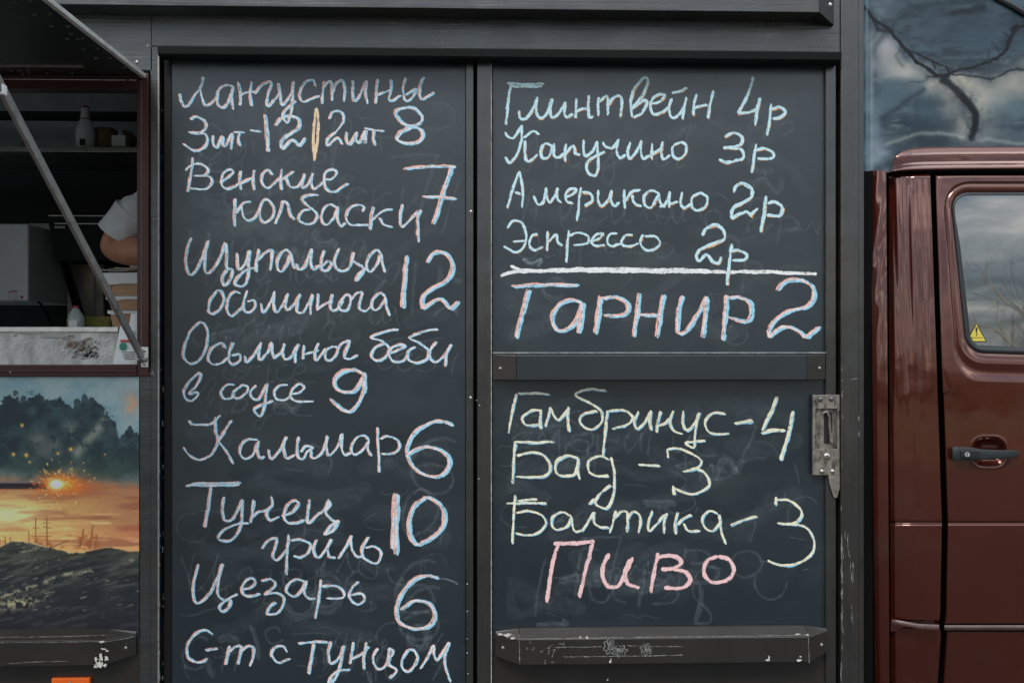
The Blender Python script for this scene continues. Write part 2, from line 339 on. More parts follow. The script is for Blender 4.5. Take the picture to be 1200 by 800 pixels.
CHK = list(CH); CHM = [CH[k] for k in CHK]

# ------------------------------------------------------------------ numpy noise
def vnoise(x, y, seed):
    r = np.random.RandomState(seed).rand(256, 256)
    xi = np.floor(x).astype(int); yi = np.floor(y).astype(int); fx = x-xi; fy = y-yi
    fx = fx*fx*(3-2*fx); fy = fy*fy*(3-2*fy)
    a = r[yi % 256, xi % 256]; b = r[yi % 256, (xi+1) % 256]; c = r[(yi+1) % 256, xi % 256]; d = r[(yi+1) % 256, (xi+1) % 256]
    return (a*(1-fx)+b*fx)*(1-fy)+(c*(1-fx)+d*fx)*fy
def fbm(x, y, seed, o=5, g=0.5):
    s = 0; a = 1; n = 0
    for i in range(o): s = s+a*vnoise(x*2**i+17*i, y*2**i+31*i, seed+i); n += a; a *= g
    return s/n
def ss(a, b, x): t = np.clip((x-a)/(b-a), 0, 1); return t*t*(3-2*t)
def mixc(c, col, m): return c*(1-m[..., None])+np.array(col, float)*m[..., None]
def segdist(x, y, pts):
    dmin = np.full(x.shape, 1e9)
    for (ax, ay), (bx, by) in zip(pts[:-1], pts[1:]):
        vx, vy = bx-ax, by-ay; t = np.clip(((x-ax)*vx+(y-ay)*vy)/(vx*vx+vy*vy+1e-9), 0, 1)
        dmin = np.minimum(dmin, np.hypot(x-ax-t*vx, y-ay-t*vy))
    return dmin
def gridmesh(xs, ys, dfun):
    """vertices in world for a px grid; dfun(x,y)->depth array"""
    gx, gy = np.meshgrid(xs, ys); dd = dfun(gx, gy)*np.ones_like(gx)
    u = (gx-600)/F; v = (400-gy)/F
    rx = FW.x+RT.x*u; ry = FW.y+RT.y*u; t = (D-dd)/ry
    V = np.stack([CP.x+rx*t, CP.y+ry*t, CP.z+v*t], -1).reshape(-1, 3)
    nx, ny = len(xs), len(ys); fs = []
    for j in range(ny-1):
        b = j*nx
        for i in range(nx-1): fs.append((b+i, b+nx+i, b+nx+i+1, b+i+1))
    return V, fs, gx, gy

# ================================================================== GROUND
g = MB(); g.add([(-400,-400,0),(400,-400,0),(400,400,0),(-400,400,0)], [(0,1,2,3)])
tag(g.build('ground', M['asphalt']), kind='structure')
v_ = MB(); v_.add([(-300,-300,0.004),(300,-300,0.004),(300,-11,0.004),(-300,-11,0.004)], [(0,1,2,3)])
tag(v_.build('verge', M['grass']), kind='structure')

# ================================================================== TRUCK
truck = empty('food_truck', (X(600), 1.1, 0), 'dark food truck with a maroon cab, open serving hatch and two handwritten chalkboard menus', 'food truck')
ZT, ZB = 3.05, 0.42
XL = X(-900); XP = X(1014)
# side wall: sheets round the hatch, the door opening and the mural
w = MB()
w.box(XL, X(-401), 0.0005, 0.05, Z(430), Z(86.5))                                   # far left of the hatch
w.box(X(-700), X(984), 0.0, 0.05, Z(57, 0, 300), ZT) if False else None
w.add([(X(-700), 0, Z(86)), (X(178), 0, Z(86)), (X(178), 0, ZT), (X(-700), 0, ZT)], [(0,1,2,3)])
w.build('side_wall', M['paint'], truck)
band = MB()
zlip = Z(58, 0, 600)
band.box(X(176.5), X(984.4), 0.0, 0.05, zlip, ZT-0.004)
band.build('header_panel', M['paint'], truck, bevel=0.0015)
pl = MB(); pl.box(X(163), X(176), 0.002, 0.05, ZB, Z(430)); pl.box(X(176.3), X(186.5), 0.0, 0.05, ZB, zlip-0.001)
pl.build('hatch_side_post', M['paint'], truck, bevel=0.001)
e = MB(); e.box(X(185.2), X(187.2), -0.004, -0.0005, ZB, Z(60)); e.build('post_edge', M['alu'], truck, bevel=0.0006)
pr = MB(); pr.box(X(984.9), X(1006), -0.002, 0.05, ZB, ZT); pr.build('corner_post', M['post'], truck, bevel=0.002)
pr = MB(); pr.box(X(1006.3), X(1014), 0.004, 0.07, ZB, ZT); pr.build('corner_bead', M['post'], truck, bevel=0.006)
# box body: roof, back, ends
b = MB(); b.box(XL, XP-0.004, 0.052, 2.15, ZT-0.06, ZT); b.box(XL, XP-0.004, 2.1, 2.15, ZB, ZT-0.062); b.box(XL, XL+0.05, 0.052, 2.098, ZB, ZT-0.062)
b.box(X(184, -0.06), XP-0.004, 0.075, 0.10, 1.02, ZT-0.062); b.box(XP-0.05, XP-0.004, 0.102, 2.098, ZB, ZT-0.062)
b.build('body_shell', M['wallin'], truck)
b = MB(); b.box(XL, XP-0.004, 0.06, 2.098, 0.90, 0.95); b.build('cabin_floor', M['wallin'], truck)
# top rail (beam) with angled end
def railmesh(name, pts_top, pts_bot, d, thick, m): pass
bt = MB()
xa, xb, xc = X(-700, .075), X(960, .075), X(980, .03)
z0 = Z(10, .075, 500); z1 = z0+0.16
bt.box(xa, xb, -0.075, -0.001, z0, z1)
bt.build('roof_rail', M['paint'], truck, bevel=0.0015)
en = MB(); 
en.add([(xb+.0005,-.075,z0),(xc,-.012,z0-0.012),(xc,-.001,z0-0.012),(xb+.0005,-.001,z0-.0),(xb+.0005,-.075,z1),(xc,-.012,z1),(xc,-.001,z1),(xb+.0005,-.001,z1)],
       [(0,3,2,1),(4,5,6,7),(0,1,5,4),(1,2,6,5),(2,3,7,6),(3,0,4,7)])
en.build('rail_end_cap', M['brown'], truck, bevel=0.001)
sc = MB(); sc.dome(W(978, 6, 0.03)+Vector((-0.012,0,0)), 0.006, 0.003); sc.build('screw', M['bolt'], truck, smooth=True)
# lip above doors
lp = MB(); zl0 = Z(66.5, .05, 600); zl1 = Z(57.2, .045, 600)
xl0, xl1 = X(184, .045), X(987, .045)
n_ = len(lp.v)
prof = [(-0.0,zl1-0.001),(-0.044,zl1-0.001),(-0.041,zl0+0.002),(-0.034,zl0-0.003),(0.0,zl0-0.003)]
vs = [(xl0+(0.010 if i in (0,) else 0), y, z) for i, (y, z) in enumerate(prof)]+[(xl1-(0.010 if i in (0,) else 0), y, z) for i, (y, z) in enumerate(prof)]
lp.add(vs, [(i, i+5, (i+1) % 5+5, (i+1) % 5) for i in range(5)]+[(0,1,2,3,4),(9,8,7,6,5)])
lp.build('drip_lip', M['lip'], truck, bevel=0.001)
# door opening: dark back sheet
jb = MB(); jb.box(X(187.4), X(984.6), 0.034, 0.045, ZB, zlip-0.002); jb.build('door_recess', M['black'], truck)
# -- left board
DB = -0.016
def board(px0, py0, px1, py1, label, m='board', dd=DB):
    k = MB(); k.box(X(px0, dd, 400), X(px1, dd, 400), -dd, -dd+0.012, Z(py1, dd, min(max((px0+px1)/2, 0), 1200)), Z(py0, dd, (px0+px1)/2))
    return k.build('chalkboard', M[m], truck, label=label, bevel=0.001)
B1 = board(199.5, 60, 545.6, 850, 'narrow black chalkboard with the food menu in blue and pink chalk')
B2 = board(577, 62, 967.5, 420, 'upper door chalkboard with the hot drinks menu', dd=-0.0158)
B3 = board(577, 420.4, 967.5, 745, 'lower door chalkboard with the beer menu', dd=-0.0158)
st = MB()
st.box(X(190.5), X(199), 0.012, 0.03, ZB, zlip-0.01); st.build('door_jamb', M['lip'], truck, bevel=0.001)
st = MB(); st.box(X(546), X(554.6), 0.006, 0.03, ZB, zlip-0.01); st.build('door_stile', M['post'], truck, bevel=0.0012)
st = MB(); st.box(X(559.2), X(576.2), 0.001, 0.032, ZB, zlip-0.008); st.build('door_stile', M['post'], truck, bevel=0.0012)
st = MB(); st.box(X(968.4), X(980.2), 0.004, 0.032, ZB, zlip-0.008); st.build('door_stile', M['post'], truck, bevel=0.0012)
st = MB(); st.box(X(575.2), X(576.4), -0.0005, 0.0009, ZB, zlip-0.01); st.build('stile_edge', M['wear_highlight'], truck)
dl = MB(); dl.box(X(576.8, -.012), X(968, -.012), 0.012, 0.032, ZB, Z(745.5, -.012)); dl.build('door_kick_panel', M['brown'], truck, bevel=0.001)
# small bolts on the stiles
bo = MB()
for (px, py, r) in ((552, 248, 2.6), (551.5, 466, 2.6), (547.5, 684, 1.4), (547.5, 716, 1.2), (547.5, 765, 1.4), (548.5, 789, 1.3), (558.5, 469, 1.2), (562, 475, 1.3), (561, 561, 1.2), (547.5, 748, 1.0)):
    bo.dome(W(px, py, -0.006 if px < 556 else 0.0), r*0.0015, 0.0014)
for (px, py) in ((190, 130), (190, 184), (190.5, 205), (188.5, 433), (190, 525), (191, 560), (190.5, 601), (188, 640)):
    bo.dome(W(px, py, 0.0), 0.0009, 0.0006)
bo.build('rivet', M['bolt'], truck, smooth=True, kind='stuff')
sc = MB(); sc.dome(W(160.5, 73, 0.0), 0.0048, 0.003); sc.build('screw', M['bolt'], truck, smooth=True)
sc = MB(); sc.dome(W(173, 54, 0.0), 0.0048, 0.0015); sc.build('screw', M['alu'], truck, smooth=True)

# ---- rails across the door
def rail(px0, px1, pxa, pxb, q0, q1, dpr, topslope, m_main, m_end, name, endlift=0.0, dend=0.002):
    """bar with a sloping top ledge and wedge end caps; pxa,pxb where the wedges start"""
    mid = (px0+px1)/2
    zt, zb = Z(q0, dpr, mid), Z(q1, dpr, mid); zf = zt-topslope
    k = MB(); xa, xb = X(pxa, dpr), X(pxb, dpr); yb = 0.012
    prof = [(yb, zt), (-dend, zt), (-dpr, zf), (-dpr, zb), (yb, zb)]
    vs = [(xa, y, z) for y, z in prof]+[(xb, y, z) for y, z in prof]
    k.add(vs, [(i, i+5, (i+1) % 5+5, (i+1) % 5) for i in range(5)]+[(0,1,2,3,4),(9,8,7,6,5)])
    o = k.build(name, M[m_main], truck, bevel=0.0012)
    for (p, xe, xi, s) in ((px0, X(px0, dend), xa-0.0006, -1), (px1, X(px1, dend), xb+0.0006, 1)):
        if p is None: continue
        c = MB()
        inn = [(xi, y, z) for y, z in prof]
        oute = [(xe, yb, zt-topslope*.4), (xe, -dend, zt-topslope*.4), (xe, -dend-0.002, zt-topslope*0.7), (xe, -dend-0.002, zb+endlift), (xe, yb, zb+endlift)]
        f = [(i, i+5, (i+1) % 5+5, (i+1) % 5) for i in range(5)]+[(0,1,2,3,4),(9,8,7,6,5)]
        if s < 0: f = [tuple(reversed(q)) for q in f]
        c.add(inn+oute, f)
        ce = c.build('rail_end_cap', M[m_end], truck, bevel=0.0012)
        h = MB(); hx = (xe*0.68+xi*0.32); hy = -(dend*0.68+dpr*0.32)-0.0012; hz = (zt+zb)/2-0.002
        h.dome((hx, hy-.0006, hz-.002), 0.0044, 0.0028); ho = h.build('screw', M['alu'], ce, smooth=True); h = MB(); h.dome((hx, hy, hz+.002), 0.0075, 0.0009); h.build('screw_hole', M['ink'], ce)
    return o
r1 = rail(577.5, 967, 605.5, 945.5, 414.5, 445, 0.022, 0.004, 'boardl', 'brown', 'door_rail')
wl = MB(); wl.box(X(577.5), X(967), -0.006, -0.0005, Z(413.9, .005), Z(412.6, .005)); wl.build('rail_highlight', M['wear_highlight'], truck)  # pale strip standing in for the highlight along the rail's top
r2 = rail(580.5, 969, 609, 948, 738.5, 777, 0.034, 0.020, 'brown', 'brown', 'door_rail', 0.014)
r3 = rail(-700, 160, -660, 121, 744, 783, 0.034, 0.020, 'brown', 'brown', 'side_rail', 0.016)
def strokes_obj(name, strokes, parent, d, label=None, kind=None):
    """strokes: list of (pxpoints, width_px, [(matkey, dx, dy, wscale)...])"""
    V, Fc, MI, UV = [], [], [], []
    lift = 0.0
    for pts, wpx, passes in strokes:
        base = crom(pts)
        L = len(base)
        for (mk, dx, dy, ws) in passes:
            P = base.copy()
            s = np.concatenate([[0], np.cumsum(np.linalg.norm(np.diff(P, axis=0), axis=1))])
            ph = rng.rand(4)*100
            ja = min(wpx*0.30, 1.5); jx = (vnoise(s/10+ph[0], s*0+3, 5)-.5)*ja; jy = (vnoise(s/10+ph[1], s*0+9, 6)-.5)*ja
            P[:, 0] += dx+jx; P[:, 1] += dy+jy
            t = np.gradient(P, axis=0); t /= (np.linalg.norm(t, axis=1)[:, None]+1e-9); nrm = np.stack([-t[:, 1], t[:, 0]], 1)
            wd = wpx*ws*0.5*(0.86+0.3*vnoise(s/6+ph[2], s*0+1, 8))
            endt = np.minimum(1, 0.45+np.minimum(s, s[-1]-s)/ (wpx*0.7+0.01)); wd = wd*endt
            e1 = (vnoise(s*0.9+ph[3], s*0, 11)-.5)*0.7; e2 = (vnoise(s*0.9+ph[3]+50, s*0, 12)-.5)*0.7
            b = len(V); lift += 0.00002
            for i in range(L):
                dd = d+0.0004+lift+0.00003*i/L*2
                a = P[i]+nrm[i]*(wd[i]+e1[i]); c = P[i]-nrm[i]*(wd[i]+e2[i])
                V.append(W(a[0], a[1], dd)); V.append(W(c[0], c[1], dd)); UV.append((s[i], 0)); UV.append((s[i], 1))
            for i in range(L-1): Fc.append((b+2*i, b+2*i+1, b+2*i+3, b+2*i+2)); MI.append(CHK.index(mk))
    used = sorted(set(MI)); rem = {m: i for i, m in enumerate(used)}
    return mesh_obj(name, V, Fc, [CHM[m] for m in used], parent, False, [rem[m] for m in MI], UV, None, label, 0, kind)
# ------------------------------------------------------------------ the chalk writing (traced stroke by stroke)
O = {'a': (190, 60), 'b': (370, 60), 'c': (190, 170), 'd': (370, 170), 'e': (190, 270), 'f': (370, 270), 'g': (190, 360), 'h': (370, 360),
     'i': (190, 470), 'j': (370, 470), 'k': (190, 560), 'l': (370, 560), 'm': (190, 670), 'n': (370, 670),
     'o': (580, 80), 'p': (770, 80), 'q': (580, 190), 'r': (770, 190), 's': (580, 300), 't': (770, 300),
     'u': (580, 440), 'v': (770, 440), 'w': (580, 560), 'x': (770, 560), 'y': (580, 620)}
def parse(txt):
    """'a: x,y x,y | x,y ...' -> list of px polylines; a new letter: switches the crop origin"""
    out = []; key = None
    for seg in txt.replace('\n', ' ').split('|'):
        seg = seg.strip()
        if not seg: continue
        if seg[1] == ':': key = seg[0]; seg = seg[2:].strip()
        ox, oy = O[key]
        out.append([(ox+float(p.split(',')[0])/6, oy+float(p.split(',')[1])/6) for p in seg.split()])
    return out
BP = lambda w: [('pink', -0.20*w, -0.05*w, 0.60), ('blue', 0.14*w, 0.07*w, 0.66), ('pale', -0.02*w, 0.0, 0.48)]
BO = lambda w: [('orange', 0.15*w, 0.20*w, 0.5), ('ice', -0.03*w, -0.05*w, 0.80), ('ice', 0.04*w, -0.02*w, 0.45)]
YB = lambda w: [('blue', 0.15*w, 0.10*w, 0.60), ('yellow', -0.12*w, -0.10*w, 0.60), ('yellow', 0.03*w, 0, 0.35)]
NUM = lambda w: [('blue', 0.16*w, 0.06*w, 0.66), ('pink', -0.26*w, -0.06*w, 0.44), ('pale', -0.06*w, 0.0, 0.30)]
RO = lambda w: [('rose', 0, 0, 0.85), ('rose', 0.08*w, 0.1*w, 0.5)]
WORDS = [
 (1, 'Лангустины', 4.4, BP, '''a: 122,300 130,350 155,390 185,380 220,320 262,270 290,180 | 268,265 280,330 300,380 340,370 385,320 395,290
 | 500,250 450,240 405,265 385,320 392,375 430,395 470,345 500,250 | 500,245 490,320 500,410 | 535,220 550,290 548,385 | 545,320 580,295 630,285 665,290 | 628,215 620,300 630,390
 | 655,300 690,250 740,220 770,225 745,300 735,380 760,380 800,330 825,295 | 820,225 830,300 840,375 875,350 920,270 | 925,210 915,320 908,430 880,500 850,460 870,410 940,350
 | 1080,250 1060,205 1010,215 975,270 970,330 1000,355 1050,335 1105,315 |b: 60,210 50,290 42,370 | 50,260 90,215 110,225 115,350 | 120,290 150,225 180,205 205,260 200,355
 | 262,205 258,290 270,350 310,310 355,210 | 358,205 350,290 365,370 | 436,195 425,290 426,370 | 430,310 480,290 530,270 | 528,200 530,265 515,335 545,345 600,310
 | 635,185 615,260 625,340 655,350 695,300 705,265 660,290 630,310 | 765,180 740,220 728,300 745,340 790,320 835,290'''),
 (1, '3шт-12', 4.6, BP, '''a: 195,480 240,460 300,490 310,540 260,575 185,570 | 220,575 300,580 318,630 290,680 225,700 150,650 | 360,590 358,650 385,675 425,600 430,660 450,660 490,580 485,690
 | 505,570 580,570 | 545,575 535,620 550,670 | 620,555 695,567'''),
 (1, '12', 6.0, BP, '''a: 722,445 738,560 745,705 | 800,525 840,470 900,455 960,480 960,540 880,595 840,640 850,685 910,625 965,660 1010,610'''),
 (1, 'a dividing bar', 4.8, lambda w: [('tanc', -0.05*w, 0, 0.75), ('tanc', 0.15*w, 0, 0.5)], '''a: 1085,400 1065,560 1070,770 | 1085,405 1100,520 1090,640 1072,770'''),
 (1, '2шт', 4.4, BP, '''b: 95,480 125,425 180,430 195,490 150,560 85,620 85,665 150,610 190,655 | 218,570 215,620 240,655 290,570 285,625 310,640 350,560 345,650 | 345,545 420,555 480,560 | 410,555 405,610 415,665'''),
 (1, '8', 6.0, BP, '''b: 560,420 600,405 680,400 745,450 740,500 680,530 600,570 570,620 640,645 720,640 755,590 720,540 620,510 560,450 575,415'''),
 (1, 'Венские', 4.2, BP, '''c: 215,85 205,180 180,330 | 165,180 220,135 290,140 325,175 300,215 225,215 | 250,215 330,220 350,260 300,310 200,305
 | 405,265 460,230 500,190 470,170 425,210 420,280 460,310 510,290 545,265 | 555,180 545,240 555,315 | 545,275 590,250 640,225 | 650,175 638,250 645,315
 | 775,210 745,175 705,210 700,260 740,300 790,265 830,230 | 840,170 832,240 840,315 | 840,245 925,185 | 870,225 900,290 950,295 985,250 1005,200
 | 1005,200 985,260 990,305 1030,270 1060,200 1050,250 1065,310 1110,285 1150,240 |d: 60,240 110,240 150,195 125,172 75,190 60,240 75,310 125,330 180,300 230,270'''),
 (1, '7', 6.6, NUM, '''d: 625,168 720,155 880,145 985,155 | 955,160 900,330 830,555 | 755,365 860,365 990,375'''),
 (1, 'колбаски', 4.3, BP, '''c: 515,375 510,470 508,570 | 520,480 570,410 620,395 | 560,430 570,500 610,530 660,500 690,430 | 690,430 690,500 720,545 770,510 785,440 745,385 705,400 690,440
 | 795,555 830,470 850,390 | 855,390 885,420 900,490 930,525 | 1095,350 1020,355 985,380 1030,430 1085,480 1070,540 1010,555 960,520 990,460 1040,450
 |d: 150,440 100,415 55,450 40,520 75,560 125,510 150,450 | 155,430 150,500 175,570 210,545 | 330,470 340,435 290,420 235,450 215,520 250,560 320,562 370,560
 | 405,430 390,510 383,595 | 395,530 470,465 540,450 | 450,510 480,560 540,575 | 610,415 595,500 605,575 660,530 725,460 | 740,455 715,520 718,610 725,685'''),
 (1, 'Щупальца', 4.6, BP, '''e: 205,50 175,140 170,240 200,310 250,260 300,140 325,70 | 325,70 300,180 305,290 355,280 410,180 445,85 | 450,90 455,180 455,260 495,275 480,340 440,385 425,330 455,275
 | 530,160 530,220 545,275 590,220 610,140 | 615,140 610,230 605,320 575,390 510,375 560,300 640,260 | 680,130 665,210 660,290 | 675,210 720,160 770,140 768,210 760,280
 | 910,160 870,135 820,180 805,250 835,290 880,230 900,160 | 905,160 915,220 930,270 | 945,235 965,275 1010,240 1050,130 1045,210 1060,270 1110,240
 | 1140,140 1120,210 1125,275 1165,280 1190,235 1165,215 1130,250 |f: 165,125 135,190 140,255 185,285 235,255 270,155 | 270,155 260,210 320,250 335,290 285,355 300,310 360,255
 | 460,165 430,135 375,180 355,250 385,290 430,240 455,170 | 465,165 470,230 485,295'''),
 (1, '12', 7.2, NUM, '''f: 640,175 625,350 612,545 | 785,225 820,170 880,150 940,190 965,260 925,350 820,410 750,470 755,555 | 755,555 800,520 860,485 900,500 945,555 | 945,555 1010,500'''),
 (1, 'осьминога', 4.2, BP, '''e: 380,425 340,490 325,560 355,585 405,550 435,480 410,425 380,425 | 550,440 510,430 465,480 460,560 490,600 540,560 575,530 | 600,420 575,500 580,560 620,575 655,530 645,490 600,500
 | 695,510 710,575 760,510 790,430 785,510 800,575 850,520 885,440 | 880,450 865,520 885,560 935,510 970,450 | 970,445 950,510 950,570 990,575 1030,510 1060,450 1045,510 1045,590
 | 1095,445 1090,560 |f: 5,560 60,520 115,495 | 118,445 105,500 110,560 160,545 190,490 | 205,460 165,510 175,560 220,560 245,500 235,450 205,460 | 245,490 290,440 330,435
 | 285,440 325,435 310,500 310,550 350,565 390,530 | 490,465 455,440 405,480 395,540 425,560 470,510 490,465 | 490,460 495,530 520,600'''),
 (1, 'Осьминог', 4.4, BP, '''g: 265,100 200,170 160,260 150,350 200,395 260,370 305,290 320,180 300,120 265,100 | 445,285 415,250 350,290 325,360 360,400 420,390 465,350
 | 500,245 475,310 470,375 505,400 550,370 545,330 490,335 | 580,340 595,385 650,330 695,250 680,310 690,370 740,320 770,245 | 770,245 775,310 790,360
 | 790,355 840,310 860,255 845,310 860,360 900,350 960,260 935,320 935,390 | 1000,265 990,365 | 1000,330 1050,315 1100,300 | 1100,250 1075,310 1080,375 |h: 0,375 30,345 70,290
 | 130,275 85,290 65,350 95,375 145,330 155,285 130,275 | 155,300 190,250 240,240 | 170,260 235,235 210,310 200,350 240,360 295,335'''),
 (1, 'беби', 4.6, BP, '''h: 580,155 500,165 390,210 470,240 520,290 490,350 430,375 390,340 420,280 480,255 | 520,320 580,300 630,270 600,260 540,280 515,330 550,380 610,375 650,330
 | 860,155 780,165 660,210 730,250 790,300 785,360 720,390 655,370 650,310 700,275 | 850,240 805,300 805,360 850,385 910,330 950,260 | 955,260 920,330 910,415'''),
 (1, 'в', 4.4, BP, '''g: 265,455 200,510 155,580 165,640 210,655 255,610 240,595 190,610 240,550 270,480 262,455'''),
 (1, 'соусе', 4.2, BP, '''g: 505,545 460,545 415,590 430,640 480,640 510,610 | 560,545 505,590 500,630 545,635 595,590 600,555 560,545 | 660,545 620,590 630,635 680,640 735,540
 | 740,535 730,620 715,710 685,765 645,720 690,690 780,655 | 880,545 830,545 790,590 800,640 860,650 910,620 | 910,610 960,600 1000,560 965,535 920,570 905,630 960,660 1065,660'''),
 (1, '9', 7.0, NUM, '''h: 340,470 280,440 190,450 135,510 150,570 220,595 290,570 345,470 | 345,455 340,580 290,690 235,735 160,700 105,640'''),
 (1, 'Кальмар', 4.2, BP, '''i: 190,135 210,160 290,165 350,155 410,95 | 375,110 375,200 390,280 350,370 270,410 200,385 150,325 | 490,135 440,210 390,290 | 400,280 450,350 500,440
 | 670,270 610,265 560,300 550,370 590,400 640,370 670,290 | 680,275 670,340 690,400 720,385 | 745,340 765,405 820,350 875,245 | 865,250 855,330 875,400 930,375
 | 960,245 950,320 955,390 990,400 1020,350 1060,325 1010,315 975,355 | 1045,340 1050,390 1080,395 1130,350 1165,240 |j: 80,240 75,320 95,380 150,320 185,230 180,320 205,375 250,360
 | 370,270 345,240 290,255 250,320 265,370 320,350 370,280 | 375,270 365,330 390,385 | 435,180 440,330 445,500 | 455,265 500,245 570,270 590,320 550,365 465,370'''),
 (1, '6', 7.0, NUM, '''j: 965,170 890,140 820,145 720,200 650,300 650,400 720,490 820,530 900,510 945,430 890,350 780,320 690,345 640,385'''),
 (1, 'Тунец', 4.6, BP, '''k: 170,55 250,35 350,35 550,30 | 200,50 350,52 540,45 | 345,60 320,200 295,345 | 342,70 325,200 305,345 | 435,130 425,200 440,290 490,290 540,210 562,150
 | 565,150 560,250 540,370 470,440 395,420 440,360 530,320 605,315 | 645,150 635,220 622,315 | 635,275 680,235 740,225 | 770,130 775,190 740,220 735,260 760,295 820,270
 | 845,265 910,240 960,180 930,155 875,200 855,265 880,310 940,315 1000,290 | 1040,150 1025,230 1030,315 1090,260 1145,220 1170,150 |l: 90,150 100,190 70,240 120,300 165,300 110,330 60,400 | 60,400 120,370 160,300'''),
 (1, '10', 7.2, NUM, '''l: 556,110 548,300 545,500 | 574,110 570,300 568,540 | 780,135 700,190 660,290 665,400 710,460 800,430 890,350 905,260 870,180 800,135 765,137'''),
 (1, 'гриль', 4.3, BP, '''k: 700,495 745,440 805,420 795,490 780,550 810,575 860,520 880,490 | 890,395 880,530 875,680 | 905,440 960,430 1035,460 1030,520 980,555 925,545
 | 1090,430 1065,500 1080,550 1110,550 1160,480 1195,430 |l: 110,425 85,490 95,550 140,555 | 160,565 220,470 255,400 | 245,410 255,500 290,550 325,545 | 375,410 330,480 330,550 390,590 440,590 460,520 410,480 350,490'''),
 (1, 'Цезарь', 4.4, BP, '''m: 255,-60 225,60 220,170 245,215 310,180 370,80 425,-60 | 425,-60 395,60 390,150 430,190 480,190 470,240 430,275 400,250 430,210 530,150
 | 560,120 620,110 655,70 630,40 580,70 560,130 600,170 690,150 | 700,65 760,50 795,90 720,160 | 720,160 800,145 855,180 840,250 800,290 740,290 760,240 800,210
 | 1010,70 950,50 890,80 875,140 930,170 980,130 1010,70 | 1015,60 1000,140 1030,185 1075,180 | 1118,50 1098,200 1080,325 |n: 40,100 130,95 190,130 190,180 80,185 | 300,65 250,120 235,180 290,225 345,190 320,150 250,160'''),
 (1, '6', 6.8, NUM, '''n: 860,40 780,25 690,55 610,150 570,250 590,350 690,395 790,380 840,310 800,220 700,200 600,260'''),
 (1, 'С-т', 4.4, BP, '''m: 355,435 310,405 240,430 180,510 180,590 230,630 290,625 320,605 | 305,550 390,537 | 475,515 460,580 445,650 | 470,560 520,520 555,530 535,650 | 550,560 600,520 640,530 640,600 615,660'''),
 (1, 'с', 4.4, BP, '''m: 880,560 850,520 790,530 770,580 820,635 900,605'''),
 (1, 'Тунцом', 4.4, BP, '''m: 955,500 1060,490 1170,490 | 1070,500 1050,600 1030,715 |n: 110,485 90,560 105,640 160,600 200,515 | 200,515 180,610 150,720 100,790 85,830 | 90,760 150,700 240,685
 | 265,490 255,560 245,645 | 255,610 310,585 340,560 | 375,520 350,540 335,600 340,680 | 355,490 345,560 340,600 | 435,530 405,590 410,650 450,680 500,640 520,530 | 520,530 545,560 510,640 570,690 520,745
 | 650,545 610,610 610,670 660,695 715,610 690,550 650,545 | 735,680 790,590 830,510 | 830,510 830,580 855,625 | 855,625 900,550 940,490 | 940,490 905,590 915,680 950,770'''),
 (1, 'part of a lower line', 4.4, BP, '''m: 1170,790 1190,760 1205,790 |m: 1165,800 1180,740 1200,730'''),
 (2, 'Глинтвейн', 4.6, BO, '''o: 85,108 200,115 345,112 | 110,125 200,130 330,125 | 115,110 95,240 78,395 | 170,295 180,350 220,355 265,290 300,205 | 300,210 290,290 310,350 355,330 400,215 | 405,215 390,290 400,345 440,330 495,235
 | 495,240 485,310 505,350 545,320 | 575,215 570,280 570,350 | 560,310 610,290 650,285 | 660,190 655,270 660,345 690,340 | 730,205 725,270 725,335 | 735,240 775,200 795,220 790,330 | 800,260 840,205 885,200 890,270 885,345
 | 965,345 955,240 990,130 1055,65 1075,100 1040,190 965,280 | 960,290 1040,230 1070,240 1040,310 975,350 |p: -45,250 20,235 55,195 20,185 -30,220 -45,280 -20,325 40,310 80,270
 | 105,215 85,280 95,335 130,345 180,290 205,205 | 205,205 190,280 180,360 | 105,175 160,165 210,140 | 275,185 260,260 255,335 | 260,280 310,265 355,260 | 395,160 370,260 360,355'''),
 (2, '4р', 4.8, BO, '''p: 680,60 635,190 570,325 | 575,320 650,310 715,280 | 725,205 705,300 690,400 | 800,250 790,360 775,475 | 805,290 870,275 900,310 860,350 810,355'''),
 (2, 'Капучино', 4.4, BO, '''o: 70,450 85,475 130,490 190,400 | 190,400 185,500 160,600 110,665 70,625 | 315,465 270,445 200,490 | 210,510 215,620 240,655 300,605 | 410,550 360,530 325,570 330,630 380,620 410,550 | 415,530 415,610 450,630 490,600
 | 500,530 495,590 490,655 | 495,610 550,545 570,600 600,605 | 625,505 625,570 640,620 690,580 715,520 | 715,515 725,620 725,710 700,755 650,720 660,650 770,585 | 760,520 780,550 830,560 870,500 | 865,510 855,590 880,630 920,610
 | 950,520 935,590 950,635 990,590 1030,510 | 1030,510 1025,590 1045,635 1090,610 | 1105,530 1100,640 | 1100,610 1150,580 |p: 0,580 30,570 | 40,515 30,590 45,640 90,610 | 170,520 115,550 110,610 150,640 200,600 205,540 170,515'''),
 (2, '3р', 4.8, BO, '''p: 475,485 540,455 600,490 580,540 465,565 | 500,560 590,575 605,630 560,650 490,665 435,640 | 695,535 680,630 665,735 | 700,580 750,565 815,595 800,635 705,640'''),
